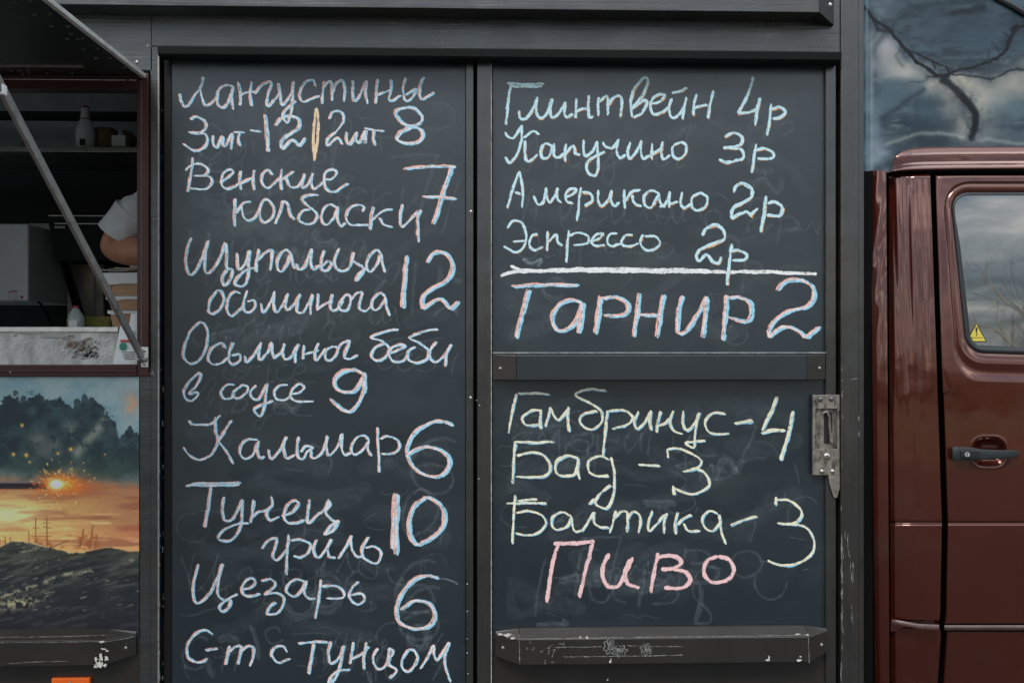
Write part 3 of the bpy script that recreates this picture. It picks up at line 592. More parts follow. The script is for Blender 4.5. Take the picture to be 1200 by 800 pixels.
 (2, 'Американо', 4.4, BO, '''q: 165,70 125,190 88,325 | 175,65 195,190 190,320 | 140,215 180,225 | 270,240 300,295 340,280 360,180 | 360,180 365,240 385,285 420,240 440,180 | 440,180 435,250 465,285 | 490,250 540,230 570,200 530,185 495,230 505,280 550,290
 | 605,180 590,300 575,410 | 610,215 670,220 685,270 630,310 | 725,195 725,270 750,310 800,260 820,200 | 820,200 815,270 840,310 875,280 | 910,195 910,260 910,325 | 920,270 965,210 1025,195 | 965,230 980,290 1030,310
 | 1150,215 1100,200 1050,240 1055,300 1100,315 1150,230 | 1150,215 1165,290 1195,315 |r: 20,315 60,290 90,210 | 90,205 85,320 | 90,295 150,275 | 175,210 165,290 190,325 240,290 | 300,220 250,250 250,320 290,340 340,310 350,250 300,215'''),
 (2, '2р', 5.4, BO, '''r: 540,215 560,165 610,150 665,190 660,250 590,290 530,330 525,400 | 525,400 570,370 630,350 665,385 | 655,375 710,325 | 765,240 755,360 730,495 | 775,290 830,280 880,320 860,375 770,375'''),
 (2, 'Эспрессо', 4.0, BO, '''q: 90,465 130,415 190,430 220,520 200,600 140,635 60,590 | 125,560 210,555 | 300,510 260,520 240,580 275,620 340,595 | 370,485 370,550 365,625 | 375,560 430,510 440,560 475,585 | 518,480 510,590 505,705 | 525,520 580,495 650,520 650,570 555,585
 | 670,560 730,540 760,505 710,510 680,560 710,590 770,580 | 860,500 810,510 790,560 820,590 880,575 | 970,510 920,515 890,560 910,590 960,590 1010,570 | 1040,510 1025,570 1060,615 1120,615 1160,570 1130,525 1050,520'''),
 (2, '2р', 5.0, BO, '''r: 320,515 350,465 410,445 465,480 470,540 400,575 310,610 280,660 290,700 | 290,700 350,650 390,700 430,710 450,665 | 525,575 510,700 495,865 | 510,630 580,620 630,650 610,685 530,690'''),
 (2, 'a dividing line', 5.2, lambda w: [('white', 0, 0, 0.85), ('white', 0, 0.15*w, 0.4)], '''s: 40,135 150,110 400,105 660,104 1140,108 1600,110 1900,112 2260,126 | 110,65 180,95 300,102 600,92 900,90 1200,97 1500,95'''),
 (2, 'Тарнир', 7.6, NUM, '''s: 125,215 350,200 585,205 | 240,235 195,400 150,575 | 610,330 550,305 470,330 405,420 430,510 500,515 570,460 615,330 | 620,330 610,440 590,545 | 745,280 730,400 710,545 | 755,295 850,290 930,330 935,390 880,420 770,415
 | 1015,260 1000,400 975,565 | 1020,415 1140,415 |t: 45,270 25,400 0,570 | 180,280 150,400 145,540 | 145,540 190,540 270,440 350,285 | 350,285 340,420 320,570 | 490,275 480,430 465,590 | 500,295 580,290 660,340 660,430 610,460 510,430'''),
 (2, '2', 7.6, NUM, '''t: 850,240 900,180 990,165 1080,200 1105,280 1060,350 930,390 830,450 790,520 790,570 | 790,570 860,510 930,500 1000,530 1050,575 | 1050,575 1145,495'''),
 (3, 'the first beer name', 4.6, YB, '''u: 160,125 270,125 385,130 | 155,130 120,260 95,405 | 330,245 260,245 195,290 210,340 270,350 320,340 | 325,240 320,310 325,375 | 390,220 375,290 355,360 | 395,230 420,290 455,310 520,225 | 520,220 515,310 522,395
 | 785,105 680,95 610,105 570,140 660,190 740,240 755,310 720,360 660,375 595,330 620,270 720,250 | 790,245 775,400 760,560 | 800,250 900,245 970,290 930,345 825,375 | 1010,250 980,320 1000,375 1050,330 1100,245 | 1100,245 1090,320 1100,385
 | 1165,250 1145,330 1140,400 |v: 0,355 50,340 90,300 | 115,245 90,320 115,385 180,410 | 185,250 180,330 210,385 260,340 300,260 | 295,265 270,370 265,505 | 340,455 200,475 260,510 | 480,270 390,265 340,320 350,380 400,410 505,405'''),
 (3, '- 4', 6.0, YB, '''v: 545,335 675,320 | 845,150 800,260 740,390 | 735,405 820,385 900,385 | 960,250 920,420 870,595'''),
 (3, 'the second beer name', 4.8, YB, '''u: 135,465 270,470 415,465 | 145,475 130,600 125,760 | 155,565 250,540 340,560 390,640 340,710 150,710 | 590,580 500,565 430,610 430,680 480,705 560,690 590,600 | 585,580 580,660 595,730
 | 800,590 740,565 660,600 660,670 720,705 800,705 | 820,575 840,700 835,840 790,930 715,910 700,870 665,905 | 815,770 740,830 700,890'''),
 (3, '- 3', 4.8, YB, '''u: 1010,625 1160,635 |v: 80,580 68,515 | 68,515 150,510 250,550 310,600 280,650 185,675 | 270,655 330,680 370,760 310,815 230,830 120,790 | 115,775 122,840'''),
 (3, 'the third beer name', 4.4, YB, '''w: 80,178 220,175 360,178 | 145,120 130,280 125,460 | 150,245 240,230 330,260 360,320 310,380 220,400 145,385 | 160,160 220,155 300,150 | 540,270 480,240 410,270 400,330 440,360 510,340 540,270 | 540,270 545,340 570,375 605,370
 | 610,375 660,300 700,235 | 695,240 700,310 740,345 800,345 | 850,230 830,310 805,385 | 840,280 890,235 930,250 930,380 | 930,290 970,235 1010,250 1025,300 1010,385 | 1110,230 1080,320 1085,370 1130,330 1190,260 |x: 10,300 70,245 | 70,245 50,310 50,390
 | 150,240 130,310 130,395 | 145,330 190,280 245,260 | 190,320 220,370 300,370 | 430,250 370,230 320,280 330,340 390,370 450,300 | 440,255 450,370 485,465'''),
 (3, '- 3', 4.8, YB, '''x: 520,335 590,300 705,270 | 835,130 835,190 | 840,155 930,160 1010,220 1010,280 950,320 850,320 | 940,325 1040,340 1100,430 1090,530 1000,595 890,615 780,580'''),
 (3, 'Пиво', 6.0, RO, '''y: 410,100 550,95 700,85 | 445,90 400,260 365,510 | 690,90 640,280 590,475 | 800,170 760,260 765,360 810,400 870,390 930,280 965,190 | 950,210 915,300 935,380 1015,405 | 1145,165 1115,320 1095,440
 |x: 0,555 100,545 170,580 120,630 30,640 | 110,640 200,660 235,710 190,765 50,770 | 430,545 350,580 330,660 370,720 430,735 510,700 540,640 500,570 430,545'''),
]
for (bd, lab, wpx, fn, txt) in WORDS:
    par = {1: B1, 2: B2, 3: B3}[bd]
    ds = DB if bd == 1 else -0.0158
    wpx = wpx*(0.95 if wpx < 5.5 else 0.95); st_ = [(p, wpx, fn(wpx)) for p in parse(txt)]
    digits = any(ch.isdigit() for ch in lab) and 'шт' not in lab
    strokes_obj('chalk_price' if digits else ('chalk_line' if 'divid' in lab else 'chalk_word'), st_, par, ds, label=('chalk writing of '+lab) if lab[0:3] in ('the', 'par') else (('chalk stroke, '+lab) if lab[0:2] == 'a ' else 'chalk writing reading '+lab))
# rubbed-out writing and smears
GW = {}
def old_words(par, bd, ds, k, dx, dy, sc=1.0):
    r_ = random.Random(k); st_ = []
    for (b_, lab, wpx, fn, txt) in WORDS:
        if b_ != bd or r_.random() < .35: continue
        ox, oy = dx+r_.uniform(-14, 14), dy+r_.uniform(-8, 8)
        lo, hi = {1: (205, 540), 2: (585, 962), 3: (585, 950)}[bd]; yl, yh = {1: (85, 798), 2: (80, 408), 3: (452, 733)}[bd]
        for p in parse(txt):
            q = [(a+ox, b+oy) for a, b in p]
            if all(lo < a < hi and yl < b < yh for a, b in q) and r_.random() < .75: st_.append((q, wpx*r_.uniform(.45, .9), [('ghost', 0, 0, 1)]))
    strokes_obj('rubbed_out_chalk', st_, par, ds-0.0003, kind='stuff')
def wipes(par, x0, y0, x1, y1, n, ds, seed):
    rr = random.Random(seed); st_ = []
    for k in range(n):
        cx, cy = rr.uniform(x0+20, x1-20), rr.uniform(y0+20, y1-20); l = rr.uniform(40, 150); b_ = rr.uniform(-25, 25); a = rr.uniform(-.5, .3)
        pts = [(cx-l*.5*math.cos(a), cy-l*.5*math.sin(a)), (cx, cy+b_), (cx+l*.5*math.cos(a), cy+l*.5*math.sin(a))]
        pts = [(min(max(p[0], x0+14), x1-14), min(max(p[1], y0+14), y1-14)) for p in pts]
        st_.append((pts, rr.uniform(12, 26), [('wipe', 0, 0, 1)]))
    strokes_obj('wiped_dust', st_, par, ds-0.00035, kind='stuff')
def ghosts(par, x0, y0, x1, y1, n, ds, seed, dens_low=True):
    rr = random.Random(seed); st_ = []
    for k in range(n):
        cx = rr.uniform(x0, x1); cy = y0+(y1-y0)*(rr.random()**(0.6 if dens_low else 1.0)); ty = rr.random()
        if ty < 0.45:      # loop / arc
            r0 = rr.uniform(8, 30); a0 = rr.uniform(0, 6.3); sp_ = rr.uniform(1.5, 5.5); sq = rr.uniform(0.5, 1.2)
            pts = [(cx+r0*math.cos(a0+sp_*i/7), cy+r0*sq*math.sin(a0+sp_*i/7)) for i in range(8)]
        elif ty < 0.8:     # short slanting stroke
            l = rr.uniform(10, 45); a = rr.choice([rr.uniform(1.2, 1.9), rr.uniform(-0.3, 0.3)]); pts = [(cx, cy), (cx+l/2*math.cos(a)+rr.uniform(-3, 3), cy+l/2*math.sin(a)), (cx+l*math.cos(a), cy+l*math.sin(a))]
        else:
            pts = [(cx, cy)]
            for i in range(5): pts.append((pts[-1][0]+rr.uniform(3, 12), cy+rr.uniform(-9, 9)))
        pts = [(min(max(p[0], x0), x1), min(max(p[1], y0), y1)) for p in pts]
        st_.append((pts, rr.uniform(1.2, 3.4), [('ghost', 0, 0, 1.0)]))
        if rr.random() < 0.25: st_.append(([(a+2, b+3) for a, b in pts], rr.uniform(6, 14), [('ghost', 0, 0, 1.0)]))
    strokes_obj('rubbed_out_chalk', st_, par, ds-0.0003, kind='stuff')
old_words(B1, 1, DB, 1, 9, 13); old_words(B1, 1, DB+.0001, 2, -8, -17); old_words(B2, 2, -0.0158, 3, 14, 16); old_words(B3, 3, -0.0158, 4, 22, -12); old_words(B3, 3, -0.0157, 6, -20, 26)
ghosts(B1, 206, 480, 540, 795, 45, DB, 13); ghosts(B1, 206, 90, 540, 480, 18, DB, 3); ghosts(B2, 585, 85, 962, 405, 16, -0.0158, 4, False); ghosts(B3, 585, 455, 962, 730, 34, -0.0158, 5)
wipes(B1, 204, 85, 541, 796, 46, DB, 31); wipes(B2, 583, 82, 963, 408, 26, -0.0158, 32); wipes(B3, 583, 452, 955, 733, 30, -0.0158, 33)
strokes_obj('chalk_smear', [([(612, 303), (622, 308), (634, 304), (630, 312)], 4.5, [('smear', 0, 0, 1)]), ([(612, 305), (618, 303)], 3, [('smear', 0, 0, 1)])], B2, -0.0158)
strokes_obj('chalk_smear', [([(513, 677), (525, 679), (537, 684)], 2.2, [('smear', 0, 0, 1)])], B1, DB)
# graffiti squiggles and scratches on the lower rail
def squig(cx, cy, rx, ry, n, seed):
    rr = random.Random(seed); pts = []
    for i in range(n):
        a = i*2.399; q = math.sqrt((i+.5)/n); b = rr.uniform(-1.0, 1.0)
        pts.append((cx+rx*q*math.cos(a+b), cy+ry*q*math.sin(a+b)))
    return pts
sq = []
for (cx, cy, rx, ry, n, sd_) in ((714, 757, 6, 8, 20, 1), (726, 762, 8, 6, 20, 2), (757, 760, 6, 6, 16, 3)):
    # cloud-like outline of small bumps plus loops inside
    ol = [(cx+rx*(1+0.22*math.sin(7*t+sd_))*math.cos(t), cy+ry*(1+0.22*math.sin(7*t+sd_))*math.sin(t)) for t in [i*6.3/30 for i in range(31)]]
    sq.append((ol, 1.3, [('scratch', 0, 0, 1)])); sq.append((squig(cx, cy, rx*.8, ry*.8, n, sd_), 1.0, [('scratch', 0, 0, 1)]))
for (a, b_) in (((610, 747.8), (760, 746)), ((760, 746), (948, 743.5)), ((650, 758), (705, 757)), ((735, 756), (800, 757)), ((660, 769), (800, 767)), ((608.5, 741), (609, 778)), ((947.6, 745), (948, 777)), ((582, 741), (605, 744)), ((590, 744), (600, 749))):
    sq.append(([a, ((a[0]+b_[0])/2, (a[1]+b_[1])/2+.3), b_], 1.1, [('scratch', 0, 0, 1)]))
rs = random.Random(9)
for k in range(16):
    x_ = rs.uniform(612, 665); y_ = rs.uniform(752, 776); sq.append(([(x_, y_), (x_+rs.uniform(-3, 3), y_+rs.uniform(-4, 4)), (x_+rs.uniform(-4, 4), y_+rs.uniform(-2, 5))], 1.0, [('scratch', 0, 0, 1)]))
strokes_obj('paint_scratch', sq, r2, 0.0345, kind='stuff')
sq = [([(0, 752.5), (60, 752), (119, 751)], 1.0, [('scratch', 0, 0, 1)]), ([(0, 746), (60, 745.5), (130, 743.5)], 1.0, [('scratch', 0, 0, 1)]), ([(10, 777), (40, 775), (80, 774)], 1.0, [('scratch', 0, 0, 1)]), ([(121, 752), (140, 749), (158, 745)], 1.0, [('scratch', 0, 0, 1)])]
strokes_obj('paint_scratch', sq, r3, 0.0345, kind='stuff')
sq = []
for k in range(34):
    x_ = rs.choice([986, 986.4, 987, rs.uniform(990, 1002), rs.uniform(994, 1000)]); y_ = rs.choice([rs.uniform(420, 800), rs.uniform(620, 720)]); l = rs.uniform(3, 26) if y_ > 600 else rs.uniform(2, 7)
    sq.append(([(x_, y_), (x_+rs.uniform(-.6, .6), y_+l/2), (x_+rs.uniform(-1, 2.5), y_+l)], rs.uniform(0.7, 1.3), [('scratch', 0, 0, 1)]))
sq += [([(996, 445), (1006, 443)], 1.3, [('scratch', 0, 0, 1)]), ([(1006, 487), (1006.5, 494)], 1.8, [('scratch', 0, 0, 1)]), ([(1006.5, 505), (1006.5, 511)], 1.8, [('scratch', 0, 0, 1)])]
strokes_obj('post_scratch', sq, truck, 0.003, kind='stuff')
sq = []
for k in range(26):
    x_ = rs.choice([186, 187, 190.5, 191]); y_ = rs.uniform(440, 798)
    sq.append(([(x_, y_), (x_+.2, y_+3), (x_, y_+rs.uniform(3, 9))], rs.uniform(.6, 1.0), [('scratch', 0, 0, 1)]))
sq += [([(174.5, 438), (181, 437.5)], 2.2, [('scratch', 0, 0, 1)]), ([(178, 433), (181, 440)], 1.6, [('scratch', 0, 0, 1)])]
strokes_obj('post_scratch', sq, truck, 0.0045, kind='stuff')
# paint chips
def chips(name, lst, d, parent):
    k = MB(); rr = random.Random(len(lst))
    for (px, py, rx, ry) in lst:
        n = 11; c = W(px, py, d); vs = [c]
        for i in range(n):
            t = 2*math.pi*i/n; q = rr.uniform(.45, 1.15); vs.append(c+Vector((rx*.0022*q*math.cos(t), 0, ry*.0022*q*math.sin(t))))
        k.add(vs, [(0, 1+(i+1) % n, 1+i) for i in range(n)])
    return k.build(name, M['chip'], parent, kind='stuff')
chips('paint_chip', [(119, 751.5, 3.4, 1.6), (116, 777, 4.5, 6), (113, 773, 3, 4), (118.5, 770, 2, 6), (112, 780, 2.5, 3), (121.5, 760, 4, 1.3)], 0.0352, r3)
chips('paint_chip', [(124.5, 771, 3, 3.4), (123, 779, 2.5, 2.3), (125.6, 762, 2.2, 1)], 0.0348, r3)
chips('paint_chip', [(900, 773, 3, 1.6), (901, 770, 1, 2.5), (936, 773.5, 5, 1.4), (938, 769, 1.5, 1.4), (715, 775, 1.8, 1.8), (716, 773, .9, 2), (680, 746.5, 1.5, 1.6), (688, 746.5, 2, 1.8), (935, 742.5, 4, 1), (946, 743, 2, 1.5)], 0.0352, r2)
chips('paint_chip', [(586, 742.8, 4, 1.6), (595, 743.5, 5, 2.2), (601, 747, 3, 1.5)], 0.0275, r2)
chips('paint_chip', [(712, 796, 1.2, 1.7)], -0.0115, truck)

# ---- latch
lt = MB(); lt_ = 0.004
px0, px1, q0, q1 = 952.5, 984, 462.5, 556.5
def rect_ring(mb, o, i, d0, d1, mi=0):
    """plate with a rectangular hole: o, i = (x0,q0,x1,q1) px"""
    (a, b_, c, d_), (e_, f_, g_, h_) = o, i
    for (p0, r0, p1, r1_) in ((a, b_, c, f_), (a, h_, c, d_), (a, f_, e_, h_), (g_, f_, c, h_)): mb.pbox(p0, r0, p1, r1_, d0, d1, mi)
rect_ring(lt, (px0, q0, px1, q1), (956, 479, 981, 526), lt_, -0.004)
lt.pbox(956, 479, 981, 526, -0.003, -0.006)
latch = lt.build('latch_plate', M['latch'], truck, bevel=0.0014)
k = MB(); k.pbox(966, 482, 975.5, 519, 0.001, -0.004); k.build('latch_slot', M['ink'], latch, bevel=0.002)
k = MB(); k.tube([W(964, 484, 0.004), W(969, 482, 0.006), W(971.5, 488, 0.008), W(972.5, 503, 0.009), W(974.5, 518, 0.007)], [0.003, 0.0042, 0.004, 0.0036, 0.005], 8); k.build('latch_lever', M['latch'], latch, smooth=True)
k = MB(); k.tube([W(978, 482, 0.005), W(979.5, 497, 0.005), W(979, 522, 0.005)], 0.0022, 6); k.build('latch_spring', M['boltd'], latch, smooth=True)
for (px, py, mm, r) in ((961.5, 467.5, 'boltd', .0065), (974.2, 467.2, 'boltd', .0065), (963, 552, 'bolt', .006), (975.5, 552, 'bolt', .006), (969, 534.5, 'bolt', .0095)):
    k = MB(); k.dome(W(px, py, lt_), r, 0.005, n=14); k.build('rivet', M[mm], latch, smooth=True)
k = MB(); k.cyl(W(969, 534.5, lt_+.003), W(969, 534.5, lt_+.0065), .0045, .004, 6); k.build('bolt_head', M['latch'], latch)
k = MB(); tt = [(970, 556), (984, 556), (984, 572), (981, 583), (977, 582.5), (973, 571)]
k.add([W(a, b_, 0.003) for a, b_ in tt]+[W(a, b_, -0.004) for a, b_ in tt], [tuple(range(6))[::-1], tuple(range(6, 12))]+[(i, (i+1) % 6, 6+(i+1) % 6, 6+i) for i in range(6)])
k.build('latch_tongue', M['latch'], truck, bevel=0.001)

# ================================================================== HATCH
hx0, hx1 = -700, 173
fr = MB()
fr.pbox(160.3, 86, 172.8, 440.5, 0.010, -0.04); f1 = fr.build('hatch_frame', M['maroon'], truck, bevel=0.002)
fr = MB(); fr.pbox(165.0, 92, 166.2, 426, 0.0115, 0.0095); fr.build('frame_bead', M['trim'], truck)
fr = MB(); fr.pbox(172.0, 86, 173.6, 440, 0.0112, 0.0005); fr.build('frame_bead', M['maroon'], truck)
fr = MB(); fr.pbox(-400, 427.6, 160, 440.8, 0.012, -0.04); fr.pbox(-400, 431.5, 160, 436.5, 0.016, 0.0121)
fr.build('hatch_frame', M['maroon'], truck, bevel=0.0015)
fr = MB(); fr.pbox(-400, 92.5, 160, 104, 0.004, -0.04); fr.build('hatch_frame', M['maroon'], truck, bevel=0.0015)
sc = MB(); sc.dome(W(12, 436, 0.016), 0.0022, 0.0015); sc.build('screw', M['bolt'], truck, smooth=True)
# flap
xF1 = X(172.5, 0.006, 92); zF = Z(92, 0.0, 172); xF0 = X(-430)
fl = MB(); fl.box(xF0, xF1-0.012, -1.04, -0.012, zF, zF+0.007); flap = fl.build('awning_flap', M['flap'], truck, bevel=0.001)
k = MB(); k.box(xF1-0.0115, xF1, -1.05, -0.012, zF-0.003, zF+0.0075); k.build('flap_edge', M['alul'], flap, bevel=0.001)
k = MB(); k.box(xF0, xF1-0.012, -0.028, -0.013, zF-0.007, zF-0.0005); k.build('flap_hinge', M['maroon'], flap, bevel=0.001)
k = MB(); k.box(xF0, X(100, 0.10, 80), -0.118, -0.108, zF-0.004, zF-0.0003); k.build('flap_batten', M['alu'], flap)
k = MB(); rr = random.Random(21)
def onflap(px, py):
    r = FW + RT*((px-600)/F) + UPV*((400-py)/F); t = (zF-ZC)/r.z; return CP+r*t
for (a, b_) in ((16, 2), (36, 1), (40, 17), (58, 16), (60, 31), (79, 31), (83, 40), (79, 45.5), (91, 46), (97, 45), (98, 58), (114, 57), (7, 69), (14, 83), (23, 83), (33, 82), (34, 86), (55, 86), (36, 91), (8, 91), (63, 91), (85, 86), (92, 91), (120, 91), (113, 68), (129, 68), (146, 79), (157, 89), (148, 91), (27, 87)):
    p = onflap(a, b_); k.dome(p, rr.uniform(.003, .0052), 0.003, Vector((0, 0, -1)), 10)
k.build('water_drop', M['boltd'], flap, smooth=True, kind='stuff')
# strut
a = Vector((X(167, .02, 420), -0.016, Z(421, .02, 167))); b_ = Vector((X(163, .02, 420)-0.02, -1.0, zF-0.004))
dr = (b_-a).normalized(); sd_ = dr.cross(Vector((1, 0, 0))).normalized(); k = MB()
xw = Vector((1, 0, 0))*0.004; zw = sd_*0.0115
k.add([a-xw-zw, a+xw-zw, a+xw+zw, a-xw+zw, b_-xw-zw, b_+xw-zw, b_+xw+zw, b_-xw+zw], [(0,1,2,3),(7,6,5,4),(0,4,5,1),(1,5,6,2),(2,6,7,3),(3,7,4,0)])
strut = k.build('flap_strut', M['alu'], truck, bevel=0.0015)
p = a+dr*(0.862); k = MB(); k.box(p.x-.0065, p.x+.0055, p.y-.012, p.y+.008, p.z-.010, p.z+.010); k.build('strut_clamp', M['card'], strut, bevel=0.003)
k = MB(); k.cyl(a+Vector((-.012, -.004, 0)), a+Vector((.012, -.004, 0)), .005, None, 10); k.build('pivot_pin', M['bolt'], strut, smooth=True)
k = MB(); k.pbox(165.2, 406.5, 173.4, 430, 0.0135, 0.010); br = k.build('hinge_bracket', M['alul'], truck, bevel=0.001)
for py in (410.5, 418.7, 426.3):
    k = MB(); k.dome(W(169.2, py, .0137), .0052, .003); k.build('screw', M['bolt'], br, smooth=True)
# mural
def paint_mural(x, y):
    c = np.zeros(x.shape+(3,)); 
    top = np.array([118, 148, 156.]); c[:] = top
    n1 = fbm(x/30, y/22, 1); n2 = fbm(x/9, y/9, 3, 5, .6); n3 = fbm(x/55, y/6, 7); nd = fbm(x/3.5, y/3.5, 9, 4, .6)
    c = mixc(c, (150, 165, 165), ss(.4, .7, n1)*.8)
    # sunset lower sky
    s = np.clip((y-548)/90, 0, 1)
    low = np.zeros_like(c); low[:] = (165, 112, 78)
    low = mixc(low, (222, 176, 98), ss(560, 600, y)*np.clip(1.15-x/150, 0.15, 1))
    low = mixc(low, (250, 226, 158), np.exp(-((x-8)/48)**2-((y-603)/17)**2)*.95)
    low = mixc(low, (232, 176, 112), ss(608, 632, y)*.6)
    low = mixc(low, (150, 88, 66), ss(.50, .68, n3)*(0.35+.45*np.clip(x/160, 0, 1))*ss(560, 580, y))
    low = mixc(low, (245, 205, 140), ss(.58, .75, fbm(x/40, y/3.5, 31))*.6*ss(590, 605, y))
    low = mixc(low, (178, 100, 72), ss(90, 170, x)*ss(610, 620, y)*(1-ss(628, 640, y))*.6)
    m = ss(548, 572, y+(n1-.5)*16); c = c*(1-m[..., None])+low*m[..., None]
    # smoke clouds
    yt = np.interp(x, [-300, -60, 0, 12, 25, 40, 47, 53, 70, 85, 92, 100, 112, 120, 124, 136, 142, 150], [480, 455, 470, 460, 463, 459, 456, 467, 464, 474, 466, 463, 468, 476, 480, 492, 520, 560])
    e = (n2-.5)*6+(np.abs(vnoise(x/9, y/9, 15)-.5)*2-.5)*9+(np.abs(vnoise(x/4.2, y/4.2, 16)-.5)*2-.5)*4.5
    m1 = ss(-1.5, 2.5, y-yt+e)*(1-ss(545, 572, y+(n1-.5)*20))*(1-ss(134, 146, x+(n2-.5)*16))
    ytb = np.interp(x, [100, 110, 122, 130, 141, 147, 153, 158, 170], [560, 528, 503, 503, 511, 501, 496, 502, 512])
    m2 = ss(-1.5, 2.5, y-ytb+e)*(1-ss(545, 572, y+(n1-.5)*18))
    lightp = ss(.35, .75, fbm(x/13, y/13, 12, 5, .55))
    dark = np.zeros_like(c); dark[:] = (24, 42, 50); dark = mixc(dark, (56, 78, 80), lightp*.85); dark = mixc(dark, (58, 74, 62), ss(520, 560, y)*.7)
    for (bx, by, rx, ry, aa) in ((45, 515, 13, 12, .6), (66, 522, 9, 12, .5), (84, 503, 9, 12, .6), (56, 530, 16, 9, .4), (84, 552, 14, 9, .5)):
        dark = mixc(dark, (132, 132, 120), aa*np.exp(-((x-bx)/rx)**2-((y-by)/ry)**2)*ss(.3, .6, n2+.1))
    c = c*(1-m1[..., None])+dark*m1[..., None]
    # pale diagonal wisp between clouds
    wsp = np.exp(-(segdist(x, y, [(90, 530), (102, 517), (112, 505), (122, 494)])/6.5)**2)
    c = mixc(c, (146, 146, 132), wsp*.75*ss(.25, .6, n2+.1))
    c = c*(1-m2[..., None])+(dark*.95+4)*m2[..., None]
    c = mixc(c, (196, 146, 116), np.exp(-((x-154)/9)**2-((y-474)/15)**2)*ss(.3, .62, n2+.06)*.95)
    # barrel
    brl = (x < 58+2*np.sin(y))&(y > 563.5)&(y < 573)
    sh = np.interp(y, [563.5, 564.6, 566, 569, 571, 573], [.2, 1.3, .3, 0, .35, 0])
    bc = np.stack([26+95*sh, 16+95*sh, 20+100*sh], -1); c = np.where(brl[..., None], bc, c)
    c = mixc(c, (210, 105, 50), (np.exp(-((y-574)/1.5)**2)*ss(-10, 10, x)*(x < 58)*ss(.4, .6, n2))*.8)
    # muzzle flash
    rdx = (x-66); rdy = (y-567)
    halo = np.exp(-(np.where(rdx > 0, rdx/34, rdx/17))**2-(rdy/10.5)**2)*ss(.22, .6, n2+.12)
    c = mixc(c, (215, 92, 26), np.clip(halo*1.35, 0, 1)); 
    halo2 = np.exp(-(np.where(rdx > 0, rdx/20, rdx/10))**2-(rdy/6.5)**2); c = mixc(c, (255, 170, 62), np.clip(halo2*1.2, 0, 1))
    c = mixc(c, (255, 252, 215), np.clip(1.5*np.exp(-((x-66)/7)**2-((y-567)/5)**2), 0, 1))
    # sparks
    r_ = np.random.RandomState(4)
    for k_ in range(105):
        an = r_.uniform(0, 6.28); q = 9+abs(r_.normal(0, 13)); sx, sy = 67+q*1.05*math.cos(an), 567+q*.95*math.sin(an); l = r_.uniform(.6, 3.2)
        dd_ = segdist(x, y, [(sx, sy), (sx+l*math.cos(an), sy+l*math.sin(an))]); c = mixc(c, (255, 205, 120) if r_.rand() < .6 else (230, 120, 40), np.clip(1.25-dd_/.75, 0, 1)*r_.uniform(.5, 1))
    for (sx, sy, q) in ((26, 498, 2), (16, 532, 2), (31, 533, 2.2), (83, 526, 2.2), (68, 531, 1.5), (123, 532, .9), (111, 560, 1), (99, 551, 1), (98, 542, .9), (35, 541, 1.3)):
        c = mixc(c, (250, 190, 80), np.exp(-(np.hypot(x-sx, y-sy)/q)**2))
    # ships
    for pts, wq in (([(42, 607), (42, 638)], .7), ([(55, 606), (55.5, 640)], .8), ([(34, 622), (34, 636)], .6), ([(37, 628), (60, 628)], .4), ([(39, 618), (46, 618)], .5), ([(51, 617), (60, 618)], .5), ([(50, 612), (59, 612)], .4), ([(60, 641), (80, 633)], .8),
                    ([(98, 620), (94, 640)], .9), ([(109, 616), (105, 642)], .9), ([(114, 626), (111, 642)], .7), ([(6, 628), (7, 638)], .6), ([(12, 629), (13, 637)], .6), ([(0, 632), (0, 640)], .8)):
        c = mixc(c, (126, 66, 36), np.clip(1.3-segdist(x, y, pts)/wq, 0, 1)*.85)
    for (bx, by, rx, ry) in ((43, 634, 7, 5), (54, 635, 6, 5), (96, 632, 6, 7), (106, 633, 6, 8), (112, 635, 4, 6), (66, 640, 10, 2.2), (101, 640, 14, 4), (47, 638, 12, 3), (10, 635, 7, 3)):
        c = mixc(c, (150, 82, 44), np.exp(-((x-bx)/rx)**2-((y-by)/ry)**2)*ss(.42, .55, nd)*.9)
    # sea
    hz = np.interp(x, [-300, -80, -20, 0, 15, 40, 60, 85, 100, 118, 130, 150, 163], [640, 650, 640, 640, 633, 636, 642, 648, 646, 643, 641, 646, 645])+(n2-.5)*3
    sea = np.zeros_like(c); sea[:] = (58, 60, 52); sea = mixc(sea, (34, 39, 42), ss(648, 668, y)); sea = mixc(sea, (28, 27, 37), ss(680, 735, y)); sea = mixc(sea, (24, 19, 29), ss(725, 745, y))
    yy = y+x*.22; st_ = fbm(x/22, yy/4.2, 41, 5, .62); sea = mixc(sea, (80, 80, 70), ss(.5, .7, st_)*.75*(1-ss(655, 735, y)*.55)); sea = mixc(sea, (22, 26, 30), (1-ss(.3, .5, st_))*.6)
    crest = np.exp(-(segdist(x, y, [(-40, 712), (0, 699), (22, 692), (45, 684), (75, 673), (110, 668)])/2.2)**2); sea = mixc(sea, (158, 152, 122), crest*ss(.38, .6, nd)*.85)
    fm = np.exp(-((x-22)/28)**2-((y-706-(22-x)*.15)/7.5)**2)*ss(.46, .6, nd); sea = mixc(sea, (170, 162, 124), fm*.95)
    sea = mixc(sea, (150, 146, 124), ss(.70, .78, fbm(x/14, yy/2.6, 51, 4, .6))*.7*(1-ss(705, 735, y)))
    m = ss(-.8, .8, y-hz); c = c*(1-m[..., None])+sea*m[..., None]
    c = mixc(c, (235, 205, 150), np.exp(-((y-hz)/1.1)**2)*ss(.4, .6, n2+.05)*.6*(x < 100))
    c *= (0.96+0.08*nd)[..., None]
    return np.clip(c, 0, 255)
xs = np.concatenate([np.arange(-700, 0, 9.0), np.arange(0, 163.4, 0.7)]); ys = np.arange(441.2, 746.5, 0.75)
V, Fc, gx, gy = gridmesh(xs, ys, lambda a, b: a*0+0.0)
V[:, 1] = -0.001
